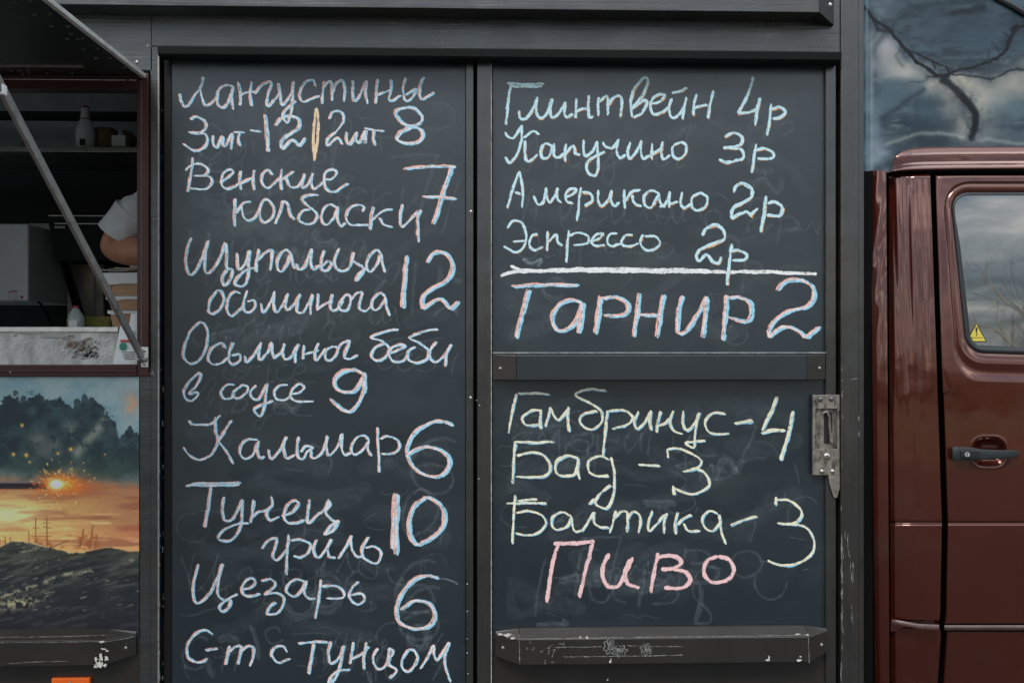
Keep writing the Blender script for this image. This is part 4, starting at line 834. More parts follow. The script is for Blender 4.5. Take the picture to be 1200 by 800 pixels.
cols = np.minimum(lin(paint_mural(gx, gy)).reshape(-1, 3)*1.45, 0.92)
mesh_obj('mural_panel', V, Fc, M['mural'], truck, True, None, None, cols, label='printed sea battle panel under the hatch')
k = MB(); k.pbox(-700, 430, 163.2, 900, -0.003, -0.05); k.build('side_wall', M['brown'], truck)
# orange side marker
k = MB(); k.pbox(60, 794.5, 105, 822, 0.012, -0.002); mk = k.build('side_marker', M['orange'], truck, bevel=0.002, label='orange side marker lens')
k = MB(); k.dome(W(82.5, 801, .0122), .0065, .003); k.build('screw', M['boltd'], mk, smooth=True)

# ================================================================== INTERIOR (fixed equipment belongs to the truck)
k = MB(); k.box(X(-900), X(400), 1.70, 1.74, 0.96, ZT-.07); k.build('back_wall', M['wallin'], truck)
k = MB(); k.pbox(-900, 171.5, 420, 177.5, -0.95, -1.35); sh = k.build('wall_shelf', M['steel'], truck, bevel=0.002)
k = MB(); k.pbox(-900, 184, 420, 262, -1.5, -1.66); k.build('shade_panel', M['dark'], truck, bevel=.003)  # added dark panel standing in for the shade below the shelf
k = MB(); k.pbox(-900, 262.5, 420, 390, -1.62, -1.68); k.build('lower_shade_panel', M['dark'], truck)  # added dark sheet that puts the lower wall's shade into colour
k = MB(); k.pbox(-900, 130, 420, 135, -1.45, -1.55); k.build('shelf_ledge', M['dark'], truck)
k = MB()
hp = [(62, 252), (170, 252), (260, 262), (260, 306), (66, 306), (57, 262)]
k.add([W(a, b_, -1.05) for a, b_ in hp]+[W(a, b_, -1.45) for a, b_ in hp], [tuple(range(6))[::-1], tuple(range(6, 12))]+[(i, (i+1) % 6, 6+(i+1) % 6, 6+i) for i in range(6)])
hd = k.build('extractor_hood', M['hood'], truck, bevel=0.003)
k = MB(); k.pbox(57, 252.4, 200, 253.6, -1.048, -1.052); k.pbox(64, 261.6, 200, 262.8, -1.044, -1.048); k.build('hood_trim', M['steel'], hd)
k = MB(); k.pbox(64, 265, 76, 267.5, -1.046, -1.049); k.build('hood_badge', M['alu'], hd)
# water heater
k = MB(); x0_, x1_ = X(-60, -1.05, 300), X(33, -1.05, 300); k.box(x0_, x1_, 1.05, 1.45, Z(353, -1.05, 0), Z(262, -1.05, 0)); wh = k.build('water_heater', M['white'], truck, bevel=0.008)
k = MB(); k.cyl(W(14, 347, -1.05), W(14, 347, -1.035), .0125, .011, 16); k.build('dial', M['white'], wh, smooth=True)
k = MB(); k.tube([W(9, 343, -1.046), W(14, 341, -1.046), W(20, 341.5, -1.046)], .0018, 6); k.build('dial_mark', M['red'], wh)
k = MB(); k.dome(W(25.5, 348, -1.05), .005, .003); k.build('indicator', M['red'], wh, smooth=True)
k = MB(); k.pbox(34, 262, 68, 356, -1.46, -1.5); k.build('steel_panel', M['steel'], truck)
k = MB(); k.tube([W(40, 350, -1.2), W(48, 356, -1.1), W(55, 368, -1.0), W(62, 384, -.95)], .004, 8); k.build('power_cable', M['black'], truck, smooth=True)
k = MB(); k.pbox(79, 310, 121, 372, -1.3, -1.32); k.build('splash_panel', M['plaster'], truck)
k = MB(); pp = [(70, 306), (80, 306), (104, 384), (92, 384)]
k.add([W(a, b_, -1.22) for a, b_ in pp]+[W(a, b_, -1.26) for a, b_ in pp], [(3,2,1,0),(4,5,6,7)]+[(i, (i+1) % 4, 4+(i+1) % 4, 4+i) for i in range(4)]); k.build('diagonal_brace', M['black'], truck)
k = MB(); k.tube([W(111, 306, -1.2), W(111.5, 384, -1.2)], .004, 8); k.build('gas_pipe', M['boltd'], truck, smooth=True)
# counter + apron
zc_ = Z(384, -0.05, 60)
k = MB(); k.box(X(-430), X(400, -.05), 0.05, 0.62, zc_-.03, zc_-.004); k.build('counter_top', M['steel'], truck, bevel=0.002)
k = MB(); k.box(X(-430), X(139, -.04), 0.035, 0.0485, zc_-0.011, zc_+0.002); k.build('counter_edge', M['alul'], truck, bevel=0.0015)
k = MB(); k.box(X(-430), X(139, -.04), 0.040, 0.0485, Z(428, -.04, 60), zc_-0.012); ap = k.build('splash_apron', M['splash'], truck, bevel=0.001)
for px in (18, 81):
    k = MB(); k.dome(W(px, 392.5, -.0395), .0045, .003); k.build('screw', M['bolt'], ap, smooth=True)
k = MB(); k.pbox(20, 388.5, 50, 391.5, -.0385, -.041); k.pbox(48, 389, 81, 396, -.0385, -.041); k.build('apron_clip', M['steel'], ap, bevel=0.0006)
rr = random.Random(3); sq = []
for i in range(60):
    cx_, cy_ = rr.gauss(98, 7), min(max(rr.gauss(413, 4.5), 402), 423); l = rr.uniform(2, 9)
    sq.append(([(cx_, cy_), (cx_+l*.5, cy_-rr.uniform(0, 3)), (cx_+l, cy_+rr.uniform(-2, 2))], rr.uniform(1.5, 4.5), [('soot', 0, 0, 1)]))
for i in range(36):
    cx_, cy_ = rr.gauss(90, 10), min(max(rr.gauss(407, 4), 398), 420); l = rr.uniform(4, 12)
    sq.append(([(cx_, cy_), (cx_+l*.5, cy_-rr.uniform(0, 4)), (cx_+l, cy_+rr.uniform(-3, 1))], rr.uniform(3, 7), [('grease', 0, 0, 1)]))
for i in range(70):
    cx_, cy_ = rr.uniform(-10, 125), rr.uniform(398, 421); l = rr.uniform(5, 18); cx_ = min(cx_, 120)
    sq.append(([(cx_, cy_+4), (cx_+l*.4, cy_), (cx_+l, max(397, cy_-rr.uniform(4, 10)))], rr.uniform(1.5, 5), [('scuff', 0, 0, 1)]))
strokes_obj('wiped_grime', sq, ap, -.0396, kind='stuff')

# ================================================================== THINGS INSIDE
def shelf_pt(px, d): return Vector((X(px, d, 173), -d, Z(171.5, -0.95, px)))
zs = Z(171.5, -0.95, 100)
# squeeze bottle
t = empty('sauce_bottle', (X(100, -1.02, 170), 1.02, zs), 'white squeeze bottle with red cap ring standing on the steel shelf', 'bottle')
cx, cy = X(100, -1.02, 170), 1.02
k = MB(); k.lathe((cx, cy, zs), [(.024,0),(.031,.006),(.034,.03),(.035,.055),(.031,.08),(.022,.1),(.018,.108)], 20, sy=.75); k.build('bottle_body', M['bottle'], t, smooth=True)
k = MB(); k.lathe((cx, cy, zs+.108), [(.0185,0),(.0185,.003)], 18, sy=.9); k.build('cap_ring', M['red'], t, smooth=True)
k = MB(); k.lathe((cx, cy, zs+.111), [(.017,0),(.013,.032),(.013,.038)], 18); k.build('cap', M['bottle'], t, smooth=True)
k = MB(); k.lathe((cx, cy, zs+.149), [(.0135,0),(.0125,.006),(.008,.008)], 18); k.build('cap_top', M['red'], t, smooth=True)
k = MB(); k.box(cx-.010, cx+.010, cy-.0275, cy-.0255, zs+.012, zs+.035); k.build('label', M['ink'], t)
# tan tub, white box, small jars
t = empty('food_tub', (X(124, -1.05), 1.05, zs), 'tan round tub on the shelf between the squeeze bottle and the white box', 'tub')
k = MB(); k.lathe((X(123, -1.08), 1.08, zs), [(.042,0),(.046,.01),(.046,.07),(.040,.082)], 24); k.build('tub_body', M['tan'], t, smooth=True)
k = MB(); k.lathe((X(123, -1.08), 1.08, zs+.082), [(.041,0),(.036,.006)], 24); k.build('lid', M['tan'], t, smooth=True)
k = MB(); k.pbox(130.5, 158.5, 147, 171.6, -1.0, -1.04); pts = k
k.lathe((X(139, -1.0), 1.02, Z(158.5, -1.0, 139)), [(.010,0),(.010,.008),(.005,.012),(.005,.02)], 12)
tag(k.build('napkin_box', M['card'], None, bevel=.001), 'small white carton with a pinched top at the right end of the shelf', 'box')
k = MB(); k.lathe((X(147, -1.12), 1.12, zs), [(.03,0),(.05,.02),(.05,.05),(.03,.08),(.012,.09)], 20); tag(k.build('clay_pot', M['tan'], None, smooth=True), 'dark brown rounded pot behind the white carton on the shelf', 'pot')
t = empty('steel_ladle_cup', (X(34, -1.0), 1.0, zs), 'small brass lidded cup on the left of the shelf', 'cup')
k = MB(); k.lathe((X(34, -1.02), 1.02, zs), [(.018,0),(.02,.02),(.02,.032)], 16); k.build('cup_body', M['boltd'], t, smooth=True)
k = MB(); k.lathe((X(34, -1.02), 1.02, zs+.032), [(.021,0),(.021,.004),(.006,.01),(.006,.016)], 16); k.build('lid', mat('brass', (.7,.5,.2), .25, metal=1), t, smooth=True)
# dish soap bottle + tub on counter
cz = zc_-.004
t = empty('detergent_bottle', (X(89, -.45), .45, cz), 'cloudy detergent bottle with a red cap standing on the counter', 'bottle')
cx = X(89, -.45, 380); h_ = Z(357, -.45, 89)-Z(383.5, -.45, 89); z0_ = Z(385, -.45, 89)-.003
k = MB(); k.lathe((cx, .45, z0_), [(.022,0),(.025,.006),(.026,.03),(.021,.045),(.011,.06),(.009,.064)], 18, sy=.7); k.build('bottle_body', M['clearish'], t, smooth=True)
k = MB(); k.lathe((cx, .45, z0_+.064), [(.008,0),(.007,.008)], 12); k.build('cap', M['red'], t, smooth=True)
k = MB(); k.box(cx-.012, cx+.012, .45-.0205, .45-.0188, z0_+.008, z0_+.028); k.build('label', M['white'], t)
k = MB(); k.pbox(99, 370.5, 129, 386, -.48, -.56); tag(k.build('sponge_tub', M['sponge'], None, bevel=.004), 'olive green plastic tub on the counter beside the detergent bottle', 'tub')
# pizza boxes
bx0, bx1 = X(122.5, -.22, 340), X(215, -.22, 340)
rows = [(319.5, 332, 346.5), (346.5, 350.5, 363.5), (363.5, 367, 385.5)]
labs = ['kraft takeaway box with a white lid edge, topmost of the stack by the hatch', 'kraft takeaway box in the middle of the stack by the hatch', 'kraft takeaway box at the bottom of the stack by the hatch']
for i, (a, b_, c) in enumerate(rows):
    sh_ = (.0, .008, .012)[i]
    za, zb_, zc2 = Z(a, -.22, 140), Z(b_, -.22, 140), Z(c, -.22, 140)+.0008
    t = empty('takeaway_box', (bx0+.1, .35, zc2), labs[i], 'box', 'kraft boxes stacked by the hatch')
    k = MB(); k.add([(bx0+sh_+.010,.225,zc2),(bx1,.225,zc2),(bx1,.50,zc2),(bx0+sh_+.010,.50,zc2),(bx0+sh_+.001,.222,zb_),(bx1,.222,zb_),(bx1,.50,zb_),(bx0+sh_+.001,.50,zb_)],
           [(0,3,2,1),(4,5,6,7),(0,1,5,4),(1,2,6,5),(2,3,7,6),(3,0,4,7)]); k.build('box_base', M['kraft'], t, bevel=.0008)
    k = MB(); n = 14; vs = []; 
    for j in range(n):
        x_ = bx0+sh_-.003+(bx1-bx0)*j/(n-1); wv = .0035*max(0, math.sin(j*1.1))
        vs += [(x_, .2165, za-.0006), (x_, .2165, zb_-.0008-wv)]
    vs += [(x, y+.0025, z) for x, y, z in vs]; m_ = 2*n
    fs = [(2*j, 2*j+1, 2*j+3, 2*j+2) for j in range(n-1)]+[(m_+2*j+2, m_+2*j+3, m_+2*j+1, m_+2*j) for j in range(n-1)]+[(2*j+1, m_+2*j+1, m_+2*j+3, 2*j+3) for j in range(n-1)]+[(2*j, 2*j+2, m_+2*j+2, m_+2*j) for j in range(n-1)]
    k.add(vs, fs); k.box(bx0+sh_-.003, bx1, .2195, .50, za-.0018, za-.0006); k.build('lid', M['card'], t)
    k = MB(); k.add([W(131-i, b_+2.5, -.219), W(131.8-i, b_+2.5, -.219), W(128.8-i, c-1.5, -.2205), W(128-i, c-1.5, -.2205)], [(3,2,1,0)]); k.build('fold_line', M['ink'], t)
rr = random.Random(5)
for i in range(4):
    k = MB(); a0 = rr.uniform(-.25, .25); c = W(138+i*7, 318.2-i*.9, -.25); l = .07
    q = Matrix.Rotation(a0, 3, 'Z') @ Matrix.Rotation(rr.uniform(-.12, .12), 3, 'Y')
    k.add([c+q @ Vector(p_) for p_ in ((-l/2,-.03,0),(l/2,-.03,0.002),(l/2,.05,0.003),(-l/2,.05,0),(-l/2,-.03,.0012),(l/2,-.03,.0032),(l/2,.05,.0042),(-l/2,.05,.0012))],
          [(0,3,2,1),(4,5,6,7),(0,1,5,4),(1,2,6,5),(2,3,7,6),(3,0,4,7)])
    tag(k.build('paper_slip', M['kraft'] if i % 2 else M['card'], None), ('white paper slip lowest on top of the box stack', 'brown paper slip lying second on the box stack', 'white paper slip under the topmost brown one on the box stack', 'topmost brown paper slip on the box stack')[i], 'paper', 'paper slips on the boxes')
# paper bag / leaflet
t = empty('paper_packet', (X(147, -.03), .03, Z(427, -.03, 147)), 'white printed packet with green lettering leaning in the hatch corner', 'packet')
pp = [(131.5, 427), (161, 427), (161, 366), (153.5, 367.5), (151.5, 380), (141, 381.5), (137.5, 400)]
ptop = [W(a, b_, -.012-.0001*(427-b_)) for a, b_ in pp]; pbk = [W(a, b_, -.033) for a, b_ in pp]; n = len(pp)
k = MB(); k.add(ptop+pbk, [tuple(range(n))[::-1], tuple(range(n, 2*n))]+[(i, (i+1) % n, n+(i+1) % n, n+i) for i in range(n)]); k.build('packet_body', M['paper'], t, bevel=.001)
k = MB(); k.pbox(141, 398, 161, 400.5, -.0105, -.0125); k.build('printed_stripe', M['redp'], t)
def ring(mb, c, r0, r1, n=24):
    vs = []
    for i in range(n):
        a_ = 2*math.pi*i/n; u = Vector((math.cos(a_), 0, math.sin(a_))); vs += [c+u*r0, c+u*r1]
    mb.add(vs, [(2*i, (2*i+2) % (2*n), (2*i+3) % (2*n), 2*i+1) for i in range(n)])
k = MB(); ring(k, W(144.5, 406, -.0095), .0055, .0098); ring(k, W(144.5, 406, -.0092), .0, .0035, 12)
for j in range(3): k.pbox(141, 404+j*1.8, 148, 404.9+j*1.8, -.0093, -.0096)
k.build('printed_emblem', M['green'], t)
def text(name, s, px, py, d, h, m, parent, al='LEFT'):
    cu = bpy.data.curves.new(name, 'FONT'); cu.body = s; cu.size = h*.0022*1.4; cu.extrude = .0001; cu.align_x = al
    o = bpy.data.objects.new(name, cu); C.objects.link(o); bpy.context.view_layer.update()
    dg = bpy.context.evaluated_depsgraph_get(); me = bpy.data.meshes.new_from_object(o.evaluated_get(dg)); bpy.data.objects.remove(o)
    o = bpy.data.objects.new(name, me); C.objects.link(o); me.materials.append(m); o.location = W(px, py, d); o.rotation_euler = (R(90), 0, 0); setp(o, parent); return o
text('printed_lettering', 'RIL', 151, 392.5, -.0095, 5.2, M['green'], t)
k = MB()
for j in range(4): k.pbox(143+j, 412+j*2.6, 158, 412.8+j*2.6, -.0105, -.0125)
k.build('printed_text', M['alu'], t)

# ---- person (mostly hidden behind the wall): white T-shirt, forearm resting on the boxes
DP = -.42
per = empty('person', (X(190, DP), -DP, .95), 'person in a white T-shirt with a bent elbow above the stacked boxes', 'person')
def folds(o, size, strength):
    tx = bpy.data.textures.new('fold_noise', 'CLOUDS'); tx.noise_scale = size; tx.noise_depth = 3
    s2 = o.modifiers.new('dense', 'SUBSURF'); s2.levels = 2; s2.render_levels = 2
    dm = o.modifiers.new('folds', 'DISPLACE'); dm.texture = tx; dm.strength = strength; dm.mid_level = .5; dm.texture_coords = 'GLOBAL'
def skin(name, nodes, edges, m, parent, sub=2, root=0):
    me = bpy.data.meshes.new(name); me.from_pydata([tuple(n[0]) for n in nodes], edges, []); me.materials.append(m)
    o = bpy.data.objects.new(name, me); C.objects.link(o)
    md = o.modifiers.new('skin', 'SKIN'); md.use_smooth_shade = True
    sv = me.skin_vertices[0].data
    for i, n in enumerate(nodes): r = n[1]; sv[i].radius = r if isinstance(r, tuple) else (r, r); sv[i].use_root = (i == root)
    s = o.modifiers.new('sub', 'SUBSURF'); s.levels = sub; s.render_levels = sub
    setp(o, parent); return o
sh_r = W(166, 236, DP+.02); el = W(128, 292, DP+.0); wr = W(196, 297, DP+.10)
xt, yt = X(196, DP), -DP+.10; zsh = sh_r.z
zp = .95+.0; 
def P_(dx, dy, z): return Vector((xt+dx, yt+dy, z))
zfl = .97                          # truck floor top approx; legs stand on it
zfl = .952; hip = zfl+.88 if False else zfl+.0
body = []
pel = P_(0, .0, zsh-.50)
nodes = [(pel, (.15, .11)), (P_(0, 0, zsh-.30), (.14, .105)), (P_(.0, 0, zsh-.08), (.155, .11)), (P_(.02, 0, zsh+.03), (.065, .06)), (P_(.05, 0, zsh+.09), (.055, .055)), (P_(.07, 0, zsh+.17), (.085, .075)), (P_(.075, 0, zsh+.25), (.075, .07)),
         (sh_r+Vector((.03, .01, -.01)), .058), ((sh_r+el)/2, .050), (el, .046), (el.lerp(wr, .45), .047), (wr, .030), (wr+Vector((.04, 0, -.005)), (.036, .018)),
         (P_(.0, .17, zsh-.03), .058), (P_(.05, .24, zsh-.2), .048), (P_(.15, .22, zsh-.3), .045), (P_(.33, .12, zsh-.28), .030), (P_(.37, .10, zsh-.285), (.036, .018)),
         (P_(0, -.10, zsh-.58), .09), (P_(.02, -.10, zsh-.9), .062), (P_(0, -.10, zfl+.0 if zfl < zsh-1.1 else zsh-1.3), .045),
         (P_(0, .10, zsh-.58), .09), (P_(.02, .10, zsh-.9), .062), (P_(0, .10, zsh-1.3), .045)]
edges = [(0,1),(1,2),(2,3),(3,4),(4,5),(5,6),(2,7),(7,8),(8,9),(9,10),(10,11),(11,12),(2,13),(13,14),(14,15),(15,16),(16,17),(0,18),(18,19),(19,20),(0,21),(21,22),(22,23)]
for (hb, s) in ((12, 1), (17, 1)):
    hc = nodes[hb][0]
    for f in range(4):
        o1 = hc+Vector((.035, -.024+.016*f, -.002)); o2 = o1+Vector((.028+.004*(f in (1, 2)), .001*(f-1.5), -.008)); o3 = o2+Vector((.018, 0, -.012))
        b_ = len(nodes); nodes += [(o1, .0095), (o2, .0085), (o3, .0075)]; edges += [(hb, b_), (b_, b_+1), (b_+1, b_+2)]
    b_ = len(nodes); nodes += [(hc+Vector((.005, -.034, -.006)), .011), (hc+Vector((.03, -.048, -.012)), .009)]; edges += [(hb, b_), (b_, b_+1)]
skin('body', nodes, edges, M['skin'], per, 2)
sl_end = sh_r.lerp(el, .80)
shirt_ = skin('t_shirt', [(pel+Vector((0,0,.02)), (.165, .125)), (P_(0, 0, zsh-.30), (.155, .12)), (P_(.0, 0, zsh-.08), (.17, .125)), (P_(.015, 0, zsh+.0), (.10, .085)),
      (sh_r+Vector((.03, .01, 0)), .076), (sh_r.lerp(el, .35), .070), (sl_end, .061), (P_(.0, .17, zsh-.03), .075), (P_(.05, .24, zsh-.16), .064)],
     [(0,1),(1,2),(2,3),(2,4),(4,5),(5,6),(2,7),(7,8)], M['shirt'], per, 2); folds(shirt_, .07, .026)
ax_ = (el-sh_r).normalized(); k = MB(); k.cyl(sh_r.lerp(el, .22), sh_r.lerp(el, .70), .060, .0635, 28, caps=False); hm_ = k.build('sleeve', M['shirt'], per, smooth=True); folds(hm_, .05, .008)
k = MB(); k.cyl(sh_r.lerp(el, .665), sh_r.lerp(el, .715), .0650, .0652, 28, caps=False); k.build('sleeve_hem', M['shirt'], per, smooth=True)
skin('trousers', [(pel+Vector((0,0,-.02)), (.16, .125)), (P_(0, -.10, zsh-.62), .10), (P_(.02, -.10, zsh-.9), .075), (P_(0, -.10, zsh-1.27), .06), (P_(0, .10, zsh-.62), .10), (P_(.02, .10, zsh-.9), .075), (P_(0, .10, zsh-1.27), .06)],
     [(0,1),(1,2),(2,3),(0,4),(4,5),(5,6)], M['trouser'], per, 2)
skin('hair', [(P_(.045, 0, zsh+.20), .085), (P_(.06, 0, zsh+.27), .082)], [(0,1)], M['hair'], per, 2)
for s in (-1, 1):
    k = MB(); k.dome(P_(.145, s*.03, zsh+.20), .012, .008, Vector((1, 0, 0))); k.build('eye', M['card'], per, smooth=True)
    k = MB(); k.dome(P_(.07, s*.075, zsh+.19), .026, .018, Vector((0, s*1.0, 0))); k.build('ear', M['skin'], per, smooth=True)
k = MB(); k.add([P_(.145, -.014, zsh+.16), P_(.145, .014, zsh+.16), P_(.172, 0, zsh+.162), P_(.148, 0, zsh+.205)], [(0,1,2),(0,2,3),(1,3,2)]); k.build('nose', M['skin'], per)
k = MB(); k.tube([P_(.142, -.022, zsh+.133), P_(.15, 0, zsh+.131), P_(.142, .022, zsh+.133)], .005, 6); k.build('mouth', M['redp'], per)

# ================================================================== CAB
CB = -0.035
def prof(y):   # depth of the cab side by photo height: leans in above the waist
    y = np.asarray(y, float)
    return CB-0.115*(np.maximum(0, 478-y)*.0022)**2+0.004*np.exp(-((y-560)/120)**2)-0.26*(np.maximum(0, y-575)*.0022)**2
def fgrid(name, xs0, xs1, ysr, nx, dfun, m, parent=None, cols=None, label=None, usp=None):
    """grid between two px polylines x=xs0(y), x=xs1(y) over the rows ysr"""
    ysr = np.asarray(ysr, float); u = np.linspace(0, 1, nx) if usp is None else usp; gy, gu = np.meshgrid(ysr, u, indexing='ij')
    a = xs0(gy); b = xs1(gy); gx = a+(b-a)*gu; dd = dfun(gx, gy, gu)
    uu = (gx-600)/F; vv = (400-gy)/F; rx = FW.x+RT.x*uu; ry = FW.y+RT.y*uu; t_ = (D-dd)/ry
    Vv = np.stack([CP.x+rx*t_, CP.y+ry*t_, CP.z+vv*t_], -1).reshape(-1, 3); nx = len(u)
    fs = [(j*nx+i, (j+1)*nx+i, (j+1)*nx+i+1, j*nx+i+1) for j in range(len(ysr)-1) for i in range(nx-1)]
    c = None if cols is None else cols(gx, gy).reshape(-1, 3)
    return mesh_obj(name, Vv, fs, m, parent, True, None, None, c, label)
I = lambda xp, yp: (lambda y: np.interp(y, xp, yp))
# black void behind all gaps
k = MB(); k.box(X(1010, -.16), X(1900, -.16), .165, .2, ZB, Z(200, -.16, 1100)); k.build('cab_inner', M['black'], truck)
k = MB(); k.box(X(1008, -.08), X(1022, -.08), .075, .16, ZB, Z(201, -.08, 1015)); k.build('cab_gap_seal', M['black'], truck)
cabend = 900
# rear strip of cab
def fold(gx, gy, u): return prof(gy)-.012-.016*(1-u)**2+(.0022*np.sin(gy/21+u*3)+.0012*np.sin(gy/9+u*7))*np.exp(-((gy-290)/90)**2)
fgrid('cab_rear_flange', I([200, 500, 900], [1020, 1023, 1026]), I([200, 500, 900], [1038.3, 1040.5, 1043]), np.linspace(200, cabend, 140), 10, fold, M['cab'], truck)
# corner pillar, rounded
gapx = I([200, 330, 520, 612, 720, 730, 740, 770, 800, 900], [1090, 1094.5, 1101, 1104, 1102, 1100.5, 1103, 1101, 1099, 1097])
pl0 = I([200, 500, 620, 900], [1041.5, 1042.5, 1043, 1044.5])
def pil(gx, gy, u):
    s = prof(gy)-.030*(1-u)**2.2-.006*np.exp(-((u-.0)/.06)**2)
    s += .0035*np.exp(-((u-.55)/.05)**2)*ss(205, 230, gy)*(1-ss(560, 600, gy))
    s += (.0024*np.sin(u*17+gy/75)+.0011*np.sin(u*41-gy/40))*(1.1-u)*np.exp(-((gy-330)/170)**2)
    s -= .006*np.exp(-((gy-612.5)/1.6)**2)
    s -= .012*ss(207, 202.5, gy)
    return s
fgrid('cab_corner_pillar', pl0, lambda y: gapx(y)-.3, np.concatenate([np.linspace(203, 225, 14), np.linspace(228, 604, 120), np.linspace(606, 620, 20), np.linspace(624, 726, 24)]), 48, pil, M['cab'], truck)
fgrid('cab_corner_pillar', pl0, lambda y: gapx(y)-.3, np.concatenate([np.linspace(736.5, cabend, 24)]), 40, lambda gx, gy, u: pil(gx, gy, u)-.006, M['cab'], truck)
def trimtop(gx): return np.interp(gx, [1043, 1075, 1098, 1107, 1900], [724.5, 730, 731, 732, 731])
# door
gapr = lambda y: gapx(y)+5.6
doorrows = np.concatenate([np.linspace(462, 505, 22), np.arange(506, 556, .9), np.linspace(557, 607, 24), np.linspace(608, 616, 12), np.linspace(618, 730, 24)])
ux = np.concatenate([np.linspace(0, 6, 7), np.arange(7, 90, 1.0), np.linspace(92, 430, 40)])/430
def rr_sdf(x, y, cx, cy, hx, hy, r):
    qx = np.abs(x-cx)-(hx-r); qy = np.abs(y-cy)-(hy-r); return np.hypot(np.maximum(qx, 0), np.maximum(qy, 0))+np.minimum(np.maximum(qx, qy), 0)-r
def door_d(gx, gy, u):
    s = prof(gy)*1.0
    s -= .014*ss(1.5, 0, gx-gapr(gy))
    q = rr_sdf(gx, gy, 1159, 529.5, 20, 17, 14); s -= .024*ss(1.5, -8.5, q); s += .0012*np.exp(-((q-1.2)/1.6)**2)
    s -= .005*np.exp(-((gy-612.5)/1.5)**2)
    s += .0025*np.exp(-((gy-470)/16)**2)*0
    return s
door = fgrid('cab_door', gapr, lambda y: gapr(y)+430, doorrows, 0, door_d, M['cab'], truck, usp=ux)
fgrid('door_lower_panel', gapr, lambda y: gapr(y)+430, np.linspace(739.5, cabend, 20), 0, lambda gx, gy, u: door_d(gx, gy, u)-.005, M['cab'], door, usp=ux[::2] if (len(ux) % 2) else np.append(ux[::2], 1.0))
# window ring loft
wc = (1310, 320)
def rrect(x0, y0, x1, y1, r, skew):
    """closed rounded outline as dense px points; left edge slants by skew px from top to bottom"""
    pts = []
    for (cx, cy, a0) in ((x0+r, y0+r, 180), (x1-r, y0+r, 270), (x1-r, y1-r, 0), (x0+r, y1-r, 90)):
        for i in range(11):
            a_ = R(a0+90*i/10); px = cx+r*math.cos(a_); py = cy+r*math.sin(a_)
            pts.append((px, py))
    o = []
    for i in range(len(pts)):
        p, q = pts[i], pts[(i+1) % len(pts)]; n = max(1, int(math.hypot(q[0]-p[0], q[1]-p[1])/6))
        for j in range(n): o.append((p[0]+(q[0]-p[0])*j/n, p[1]+(q[1]-p[1])*j/n))
    res = []
    for (px, py) in o:
        f = (py-y0)/(y1-y0); left = np.clip((x1-px)/(x1-x0), 0, 1)
        res.append((px+skew*f*left, py+0.030*(px-x0)*ss(.5, 1, f)))
    return res
def by_angle(outl, angs):
    """sample an outline at the given angles from the window centre"""
    P = np.array(outl); a_ = np.arctan2(P[:, 1]-wc[1], P[:, 0]-wc[0]); o = np.argsort(a_); a_ = a_[o]; P = P[o]
    a3 = np.concatenate([a_-2*math.pi, a_, a_+2*math.pi]); P3 = np.concatenate([P, P, P])
    return np.stack([np.interp(angs, a3, P3[:, 0]), np.interp(angs, a3, P3[:, 1])], 1)
x1w = 1500
rings_def = [(1119, 231.5, x1w, 406, 15, 19, -.010), (1115.6, 227.5, x1w+4, 410.5, 19, 19, -.003), (1113.6, 225, x1w+6, 413.5, 21, 19, -.005)]
glass_out = rrect(*rings_def[0][:6])
outer = []
for y in np.linspace(205.5, 462, 60): outer.append((float(gapr(y)), y))
for x in np.linspace(1112, 1535, 70): outer.append((x, 462.0))
for y in np.linspace(462, 205.5, 40): outer.append((float(gapr(y))+430, y))
for x in np.linspace(1525, 1096, 70): outer.append((x, 205.5))
corner_angs = [math.atan2(y-wc[1], x-wc[0]) for x, y in ((float(gapr(205.5)), 205.5), (float(gapr(462)), 462))]
dense = np.array([math.atan2(p[1]-wc[1], p[0]-wc[0]) for r_ in (rings_def[0], (1107, 213, x1w+12, 436, 36, 18)) for p in rrect(*r_[:6])])
angs = np.unique(np.round(np.concatenate([np.linspace(-math.pi, math.pi, 240, endpoint=False), dense, corner_angs]), 4))
loft = [(*rings_def[2][:6], -.005), (1112, 222.8, x1w+8, 417, 22, 18.5, -.0015), (1108.6, 219, x1w+11, 424, 26, 18, -.001), (1107.4, 217.2, x1w+12.5, 426, 27, 18, -.0005),
        (1106.3, 215.8, x1w+13.5, 430, 29, 18, -.006), (1105.0, 214.4, x1w+15, 440, 33, 17, -.006), (1103.6, 213.0, x1w+16, 444, 34, 17, 0.0)]
V = []; Fc = []
for li, (a, b_, c, d_, r_, sk, off) in enumerate(loft):
    P = by_angle(rrect(a, b_, c, d_, r_, sk), angs)
    for p in P: V.append(W(p[0], p[1], float(prof(p[1]))+off))
def blend(p, q, s): return p*(1-s)+q*s
Pl = by_angle(rrect(*loft[-1][:6]), angs); Po = by_angle(outer, angs)
for s in (.12, .35, .65, .97, 1.0):
    P = blend(Pl, Po, s)
    for p in P: V.append(W(p[0], p[1], float(prof(p[1]))-(.012 if s == 1.0 and (p[0] < float(gapr(p[1]))+1.5 or p[1] < 208) else 0)))
n = len(angs); nr = len(loft)+5
for j in range(nr-1):
    for i in range(n): Fc.append((j*n+i, j*n+(i+1) % n, (j+1)*n+(i+1) % n, (j+1)*n+i))
mesh_obj('door_window_frame', V, Fc, M['cab'], door, True)
V = []; Fc = []
for (a, b_, c, d_, r_, sk, off) in ((1119.5, 232, x1w-.5, 405.5, 15, 19, -.016), (1119, 231.5, x1w, 406, 15, 19, -.006), (1117, 229.3, x1w+2, 408.5, 17, 19, -.001), (1114.8, 226.6, x1w+5, 411.6, 20, 19, -.002), (1113.2, 224.6, x1w+6.4, 414, 21.4, 19, -.008)):
    P = by_angle(rrect(a, b_, c, d_, r_, sk), angs)
    for p in P: V.append(W(p[0], p[1], float(prof(p[1]))+off))
